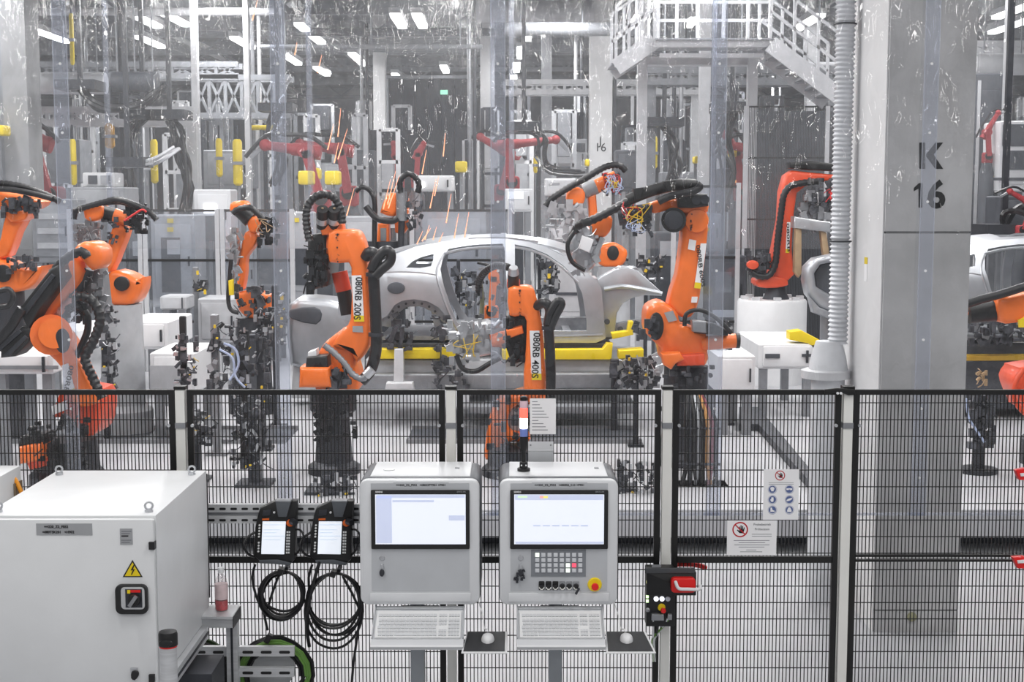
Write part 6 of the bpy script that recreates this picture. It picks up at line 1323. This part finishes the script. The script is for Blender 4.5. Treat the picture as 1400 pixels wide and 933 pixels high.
yel('thin yellow bar housing above the second seam', 342, 378, 172, 178, 31, False); yel('tall slim yellow post near the ceiling at upper left', 103, 109, 22, 86, 27)

# ------------------------------------------------ red robots of the next line
def mini(label, px, py, Y, s, a1, a2, m=FARRED, l1=1.25, l2=1.2):
    b = at(px, py, Y); t = thing('far_robot', label, 'robot arm', (b.x, Y, DZ), 'red robots of the next line')
    MB().lathe((b.x, Y, 0), [(.38 * s, DZ), (.38 * s, b.z - .1), (.28 * s, b.z), (.25 * s, b.z + .2 * s)], 18).build('base', BDARK, t)
    sh = Vector((b.x, Y, b.z + .55 * s)); MB().prism(rrect(sh.x - .26 * s, sh.x + .26 * s, b.z + .15 * s, sh.z + .2 * s, .1 * s), Y - .25 * s, Y + .25 * s, .04).build('rotating_column', m, t); MB().cyl((sh.x, Y - .34 * s, sh.z), (sh.x, Y + .1, sh.z), .19 * s, n=16).build('shoulder_motor', BLACK, t)
    el = sh + Vector((sin(radians(a1)), 0, cos(radians(a1)))) * l1 * s; MB().bar(sh + Vector((0, -.3 * s, 0)), el + Vector((0, -.3 * s, 0)), .24 * s, .2 * s).build('link_arm', m, t); MB().cyl((el.x, Y - .4 * s, el.z), (el.x, Y + .2 * s, el.z), .2 * s, n=16).build('elbow_hub', m, t)
    d = Vector((cos(radians(a2)), 0, sin(radians(a2)))); wr = el + d * l2 * s; MB().cyl(el - d * .35 * s, el + d * .4 * s, .19 * s, .16 * s).build('forearm', m, t); MB().cyl(el + d * .4 * s, wr, .14 * s, .11 * s).build('forearm_tube', BLACK if s > .9 else m, t); MB().ball(wr, .16 * s).build('wrist', m, t)
    tip = wr + (d + Vector((0, 0, -1))).normalized() * .5 * s; MB().bar(wr, tip, .1 * s, .1 * s).build('tool', GREY, t); up = Vector((-d.z, 0, d.x)); up = up if up.z > 0 else -up
    MB().tube([el - d * .5 * s + up * .1, el + up * .38 * s, el + d * .6 * s + up * .34 * s, wr + up * .25 * s, tip + d * .1], .055 * s, 8, 4).build('hose', RUBBER, t)
    return t
mini('dark red robot arm behind the first curtain seam, far left', 72, 300, 25.5, .8, -14, 165); mini('red robot arm with long horizontal forearm above robot 200S', 440, 300, 26, .72, -16, 172, l2=1.1); mini('second red robot arm behind the yellow hanging boxes', 478, 290, 29, .72, -10, 172); mini('small red robot arm in front of the black doorway', 570, 262, 33, .5, 4, 60, l2=.5); mini('small dark red robot arm left in the black doorway', 546, 262, 35, .5, -8, 100, l2=.6); mini('pale red robot arm right of the doorway, stretched to the right', 700, 272, 29, .62, -6, 6, l2=1.6); mini('red robot arm half hidden right of the third seam', 686, 282, 33.8, .7, 14, 150); mini('red robot arm behind the white steel column', 1012, 282, 27, .6, -10, 120, l2=.6); mini('dark red robot arm beyond the mesh guard', 1046, 300, 26.5, .7, 10, 170); mini('pink-red robot arm behind the dark screen right of pillar K 16', 1349, 228, 22.3, .3, -4, 60); mini('red robot arm above the hidden car at the right edge', 1396, 330, 19.6, .3, 20, 150); mini('small orange robot arm seen through the rear door opening of the car', 672, 446, 20.9, .42, 4, 100, ORANGE, 1.25, .3)
# hanging cable festoons
def festoon(label, pts, Y, n, seed, r=.04, m=RUBBER):
    R = random.Random(seed); q = at(pts[0][0], pts[0][1], Y); t = thing('hanging_cables', label, 'cable', q)
    for k in range(n): MB().tube([at(x + R.uniform(-9, 9), y + R.uniform(-5, 5), Y + R.uniform(-.3, .3)) for x, y in pts], r * R.uniform(.6, 1.2), 6, 4).build('cable', m, t)
    p = at(pts[0][0], pts[0][1], Y); MB().bx(p.x - .35, p.x + .35, Y - .35, Y + .35, p.z - .05, p.z + .12).build('carrier', DARK, t); MB().bx(p.x - .04, p.x + .04, Y - .04, Y + .04, p.z + .1, 9).build('hanger', DARK, t)
    return t
festoon('loop of black cables hanging left in the gantry', [(196, 160), (180, 180), (174, 215), (178, 262), (176, 300)], 26, 7, 1); festoon('thick tangle of black cables right of the gantry post', [(232, 160), (244, 180), (250, 220), (256, 262), (250, 300)], 26, 9, 2); festoon('dark cables drooping around the pale column at upper left', [(110, 120), (120, 140), (150, 150), (190, 140), (222, 120)], 25, 6, 3); festoon('dark cable loop behind the far yellow boxes', [(380, 150), (372, 180), (384, 215), (378, 250)], 29, 5, 4); festoon('dark cables hanging right of the doorway', [(716, 176), (738, 184), (740, 215), (760, 232), (800, 238)], 28, 4, 5, .03); festoon('dark cables above robot 600S', [(908, 170), (920, 190), (922, 225), (914, 260)], 27, 5, 6); festoon('pale hose loops in the gantry', [(175, 225), (200, 222), (225, 214), (240, 205)], 24.2, 4, 7, .04, STEELW); festoon('dark cables beside the mesh guard', [(1000, 150), (990, 190), (996, 240), (990, 290)], 25, 5, 8); festoon('black hose arc at the right edge beyond pillar K 16', [(1372, 318), (1378, 296), (1394, 286), (1412, 296)], 20, 3, 9, .05)

# clear guard panels behind the robots
def guard(label, x0, x1, y0, ys, Y):
    a, b = PB(x0, Y), PB(x1, Y); t = thing('guard_panel', label, 'guard', ((a + b) / 2, Y, DZ), 'clear guard panels')
    for x in (a, b - .07): MB().bx(x, x + .07, Y - .035, Y + .035, DZ, zpx(y0, Y)).build('post', STEELW, t)
    for y in ys: MB().bx(a, b, Y - .02, Y + .02, zpx(y, Y) - .02, zpx(y, Y) + .02).build('rail', FRAME, t)
    for k in range(len(ys) - 1): MB().bx(a + .07, b - .07, Y - .004, Y + .004, zpx(ys[k + 1], Y) + .02, zpx(ys[k], Y) - .02).build('pane', ACRYL, t)
guard('clear guard panel behind the near left robots', 92, 194, 286, (288, 356, 440), 22.3); guard('clear guard panel in front of the grey cabinet with yellow labels', 195, 300, 286, (288, 356, 440), 22.3); guard('clear guard panel behind the slim orange robot', 301, 402, 286, (288, 356, 440), 22.3); guard('clear guard panel behind robot 600S', 918, 1012, 250, (255, 352, 440), 22.3); guard('clear guard panel behind the car roof', 560, 700, 286, (288, 356, 440), 22.6)

# machine frames filling the depth of the hall
LM = [(45, 'at the far left'), (110, 'behind the first curtain seam'), (175, 'above the folded left robot'), (235, 'left of the lattice girder'), (300, 'under the lattice girder'), (360, 'above the slim orange robot'), (420, 'behind the second curtain seam'), (480, 'above robot 200S'), (530, 'left of the black doorway'), (655, 'right of the black doorway'), (700, 'behind the third curtain seam'), (770, 'left of column J 16'), (860, 'right of column J 16'), (920, 'above robot 600S'), (985, 'behind the fourth curtain seam'), (1040, 'left of the mesh guard'), (1100, 'under the stairs'), (1345, 'just right of pillar K 16'), (1390, 'at the right edge')]
R = random.Random(77)
for row, (Y, py1, word) in enumerate(((31.5, 196, 'tall'), (37.5, 176, 'farther'), (47.0, 168, 'farthest'))):
    for i, (px, lm) in enumerate(LM):
        x = px + R.uniform(-14, 14) + row * 9; wpx = R.uniform(14, 30); top = py1 - R.uniform(0, 46); Yk = Y + R.uniform(-.8, .8)
        if row == 2 and 520 < x < 650: continue
        a, b = PB(x - wpx / 2, Yk), PB(x + wpx / 2, Yk); z1 = min(zpx(top, Yk), 8.5); cn, m = R.choice((('white', STEELW), ('pale grey', BGREY), ('grey', STEELG), ('dark', BDARK), ('white', WHITE)))
        form = R.choice(('open machine frame', 'stacked machine tower', 'pipe rack'))
        t = thing('machine_rack', '%s %s %s %s' % (word, cn, form, lm), 'machine', ((a + b) / 2, Yk, DZ))
        for xx in (a, b): MB().bx(xx - .05, xx + .05, Yk - .05, Yk + .05, DZ, z1).build('upright', m, t)
        nn = R.randint(3, 6)
        for k in range(nn):
            z = DZ + (z1 - DZ) * (k + 1) / nn; MB().bx(a, b, Yk - .05, Yk + .05, z - .05, z + .03).build('cross_bar', m, t)
            if form == 'stacked machine tower' or R.random() < .4:
                h = (z1 - DZ) / nn; MB().bx(a + .08, b - .08 - (b - a) * R.uniform(0, .4), Yk - .3, Yk + .3, z - h * .85, z - .05).build('module', R.choice((BGREY, STEELW, BDARK, STEELG)), t)
        if form == 'pipe rack':
            for k in range(4): xx = a + (b - a) * (k + 1) / 5; MB().cyl((xx, Yk - .12, DZ), (xx, Yk - .12, 7.7 if k % 2 else z1), .045, n=8).build('riser', R.choice((STEELW, DARK, GREY)), t)

# ------------------------------------------------ hazy far curtains
def farcurtain(label, x0, x1, Y, z0, z1, m, seed, n):
    R = random.Random(seed)
    for k in range(n):
        a, b = PB(x0 + (x1 - x0) * k / n, Y) - .04, PB(x0 + (x1 - x0) * (k + 1) / n, Y) + .04
        t = thing('far_curtain_strip', label[k], 'curtain', ((a + b) / 2, Y, z0), 'hazy curtain strips behind the car'); nx, nz = 40, 14; vs = []; ph = [R.uniform(0, 6) for _ in range(3)]
        for i in range(nz + 1):
            z = z0 + (z1 - z0) * i / nz
            for j in range(nx + 1): u = j / nx; vs.append((a + (b - a) * u, Y + (.03 if k % 2 else -.03) + .02 * (sin(9 * u + ph[0] + z * .4) + .6 * sin(23 * u + ph[1])), z))
        MB().add(vs, [(i * (nx + 1) + j, i * (nx + 1) + j + 1, (i + 1) * (nx + 1) + j + 1, (i + 1) * (nx + 1) + j) for i in range(nz) for j in range(nx)]).build('film', m, t)
        MB().bx(b - .09, b - .01, Y - .07, Y - .065, z0, z1).build('overlap_band', SEAM, t); MB().bx(a, b, Y - .05, Y + .05, z1, z1 + .08).build('top_rail', STEELG, t)
farcurtain(['hazy far curtain strip behind the leftmost robots', 'hazy far curtain strip behind the slim orange robot', 'hazy far curtain strip in front of the black doorway', 'hazy far curtain strip in front of column J 16', 'hazy far curtain strip behind the stairs', 'hazy far curtain strip right of pillar K 16'], -120, 1520, 21.72, 2.4, 8.2, FILM2, 6, 6)
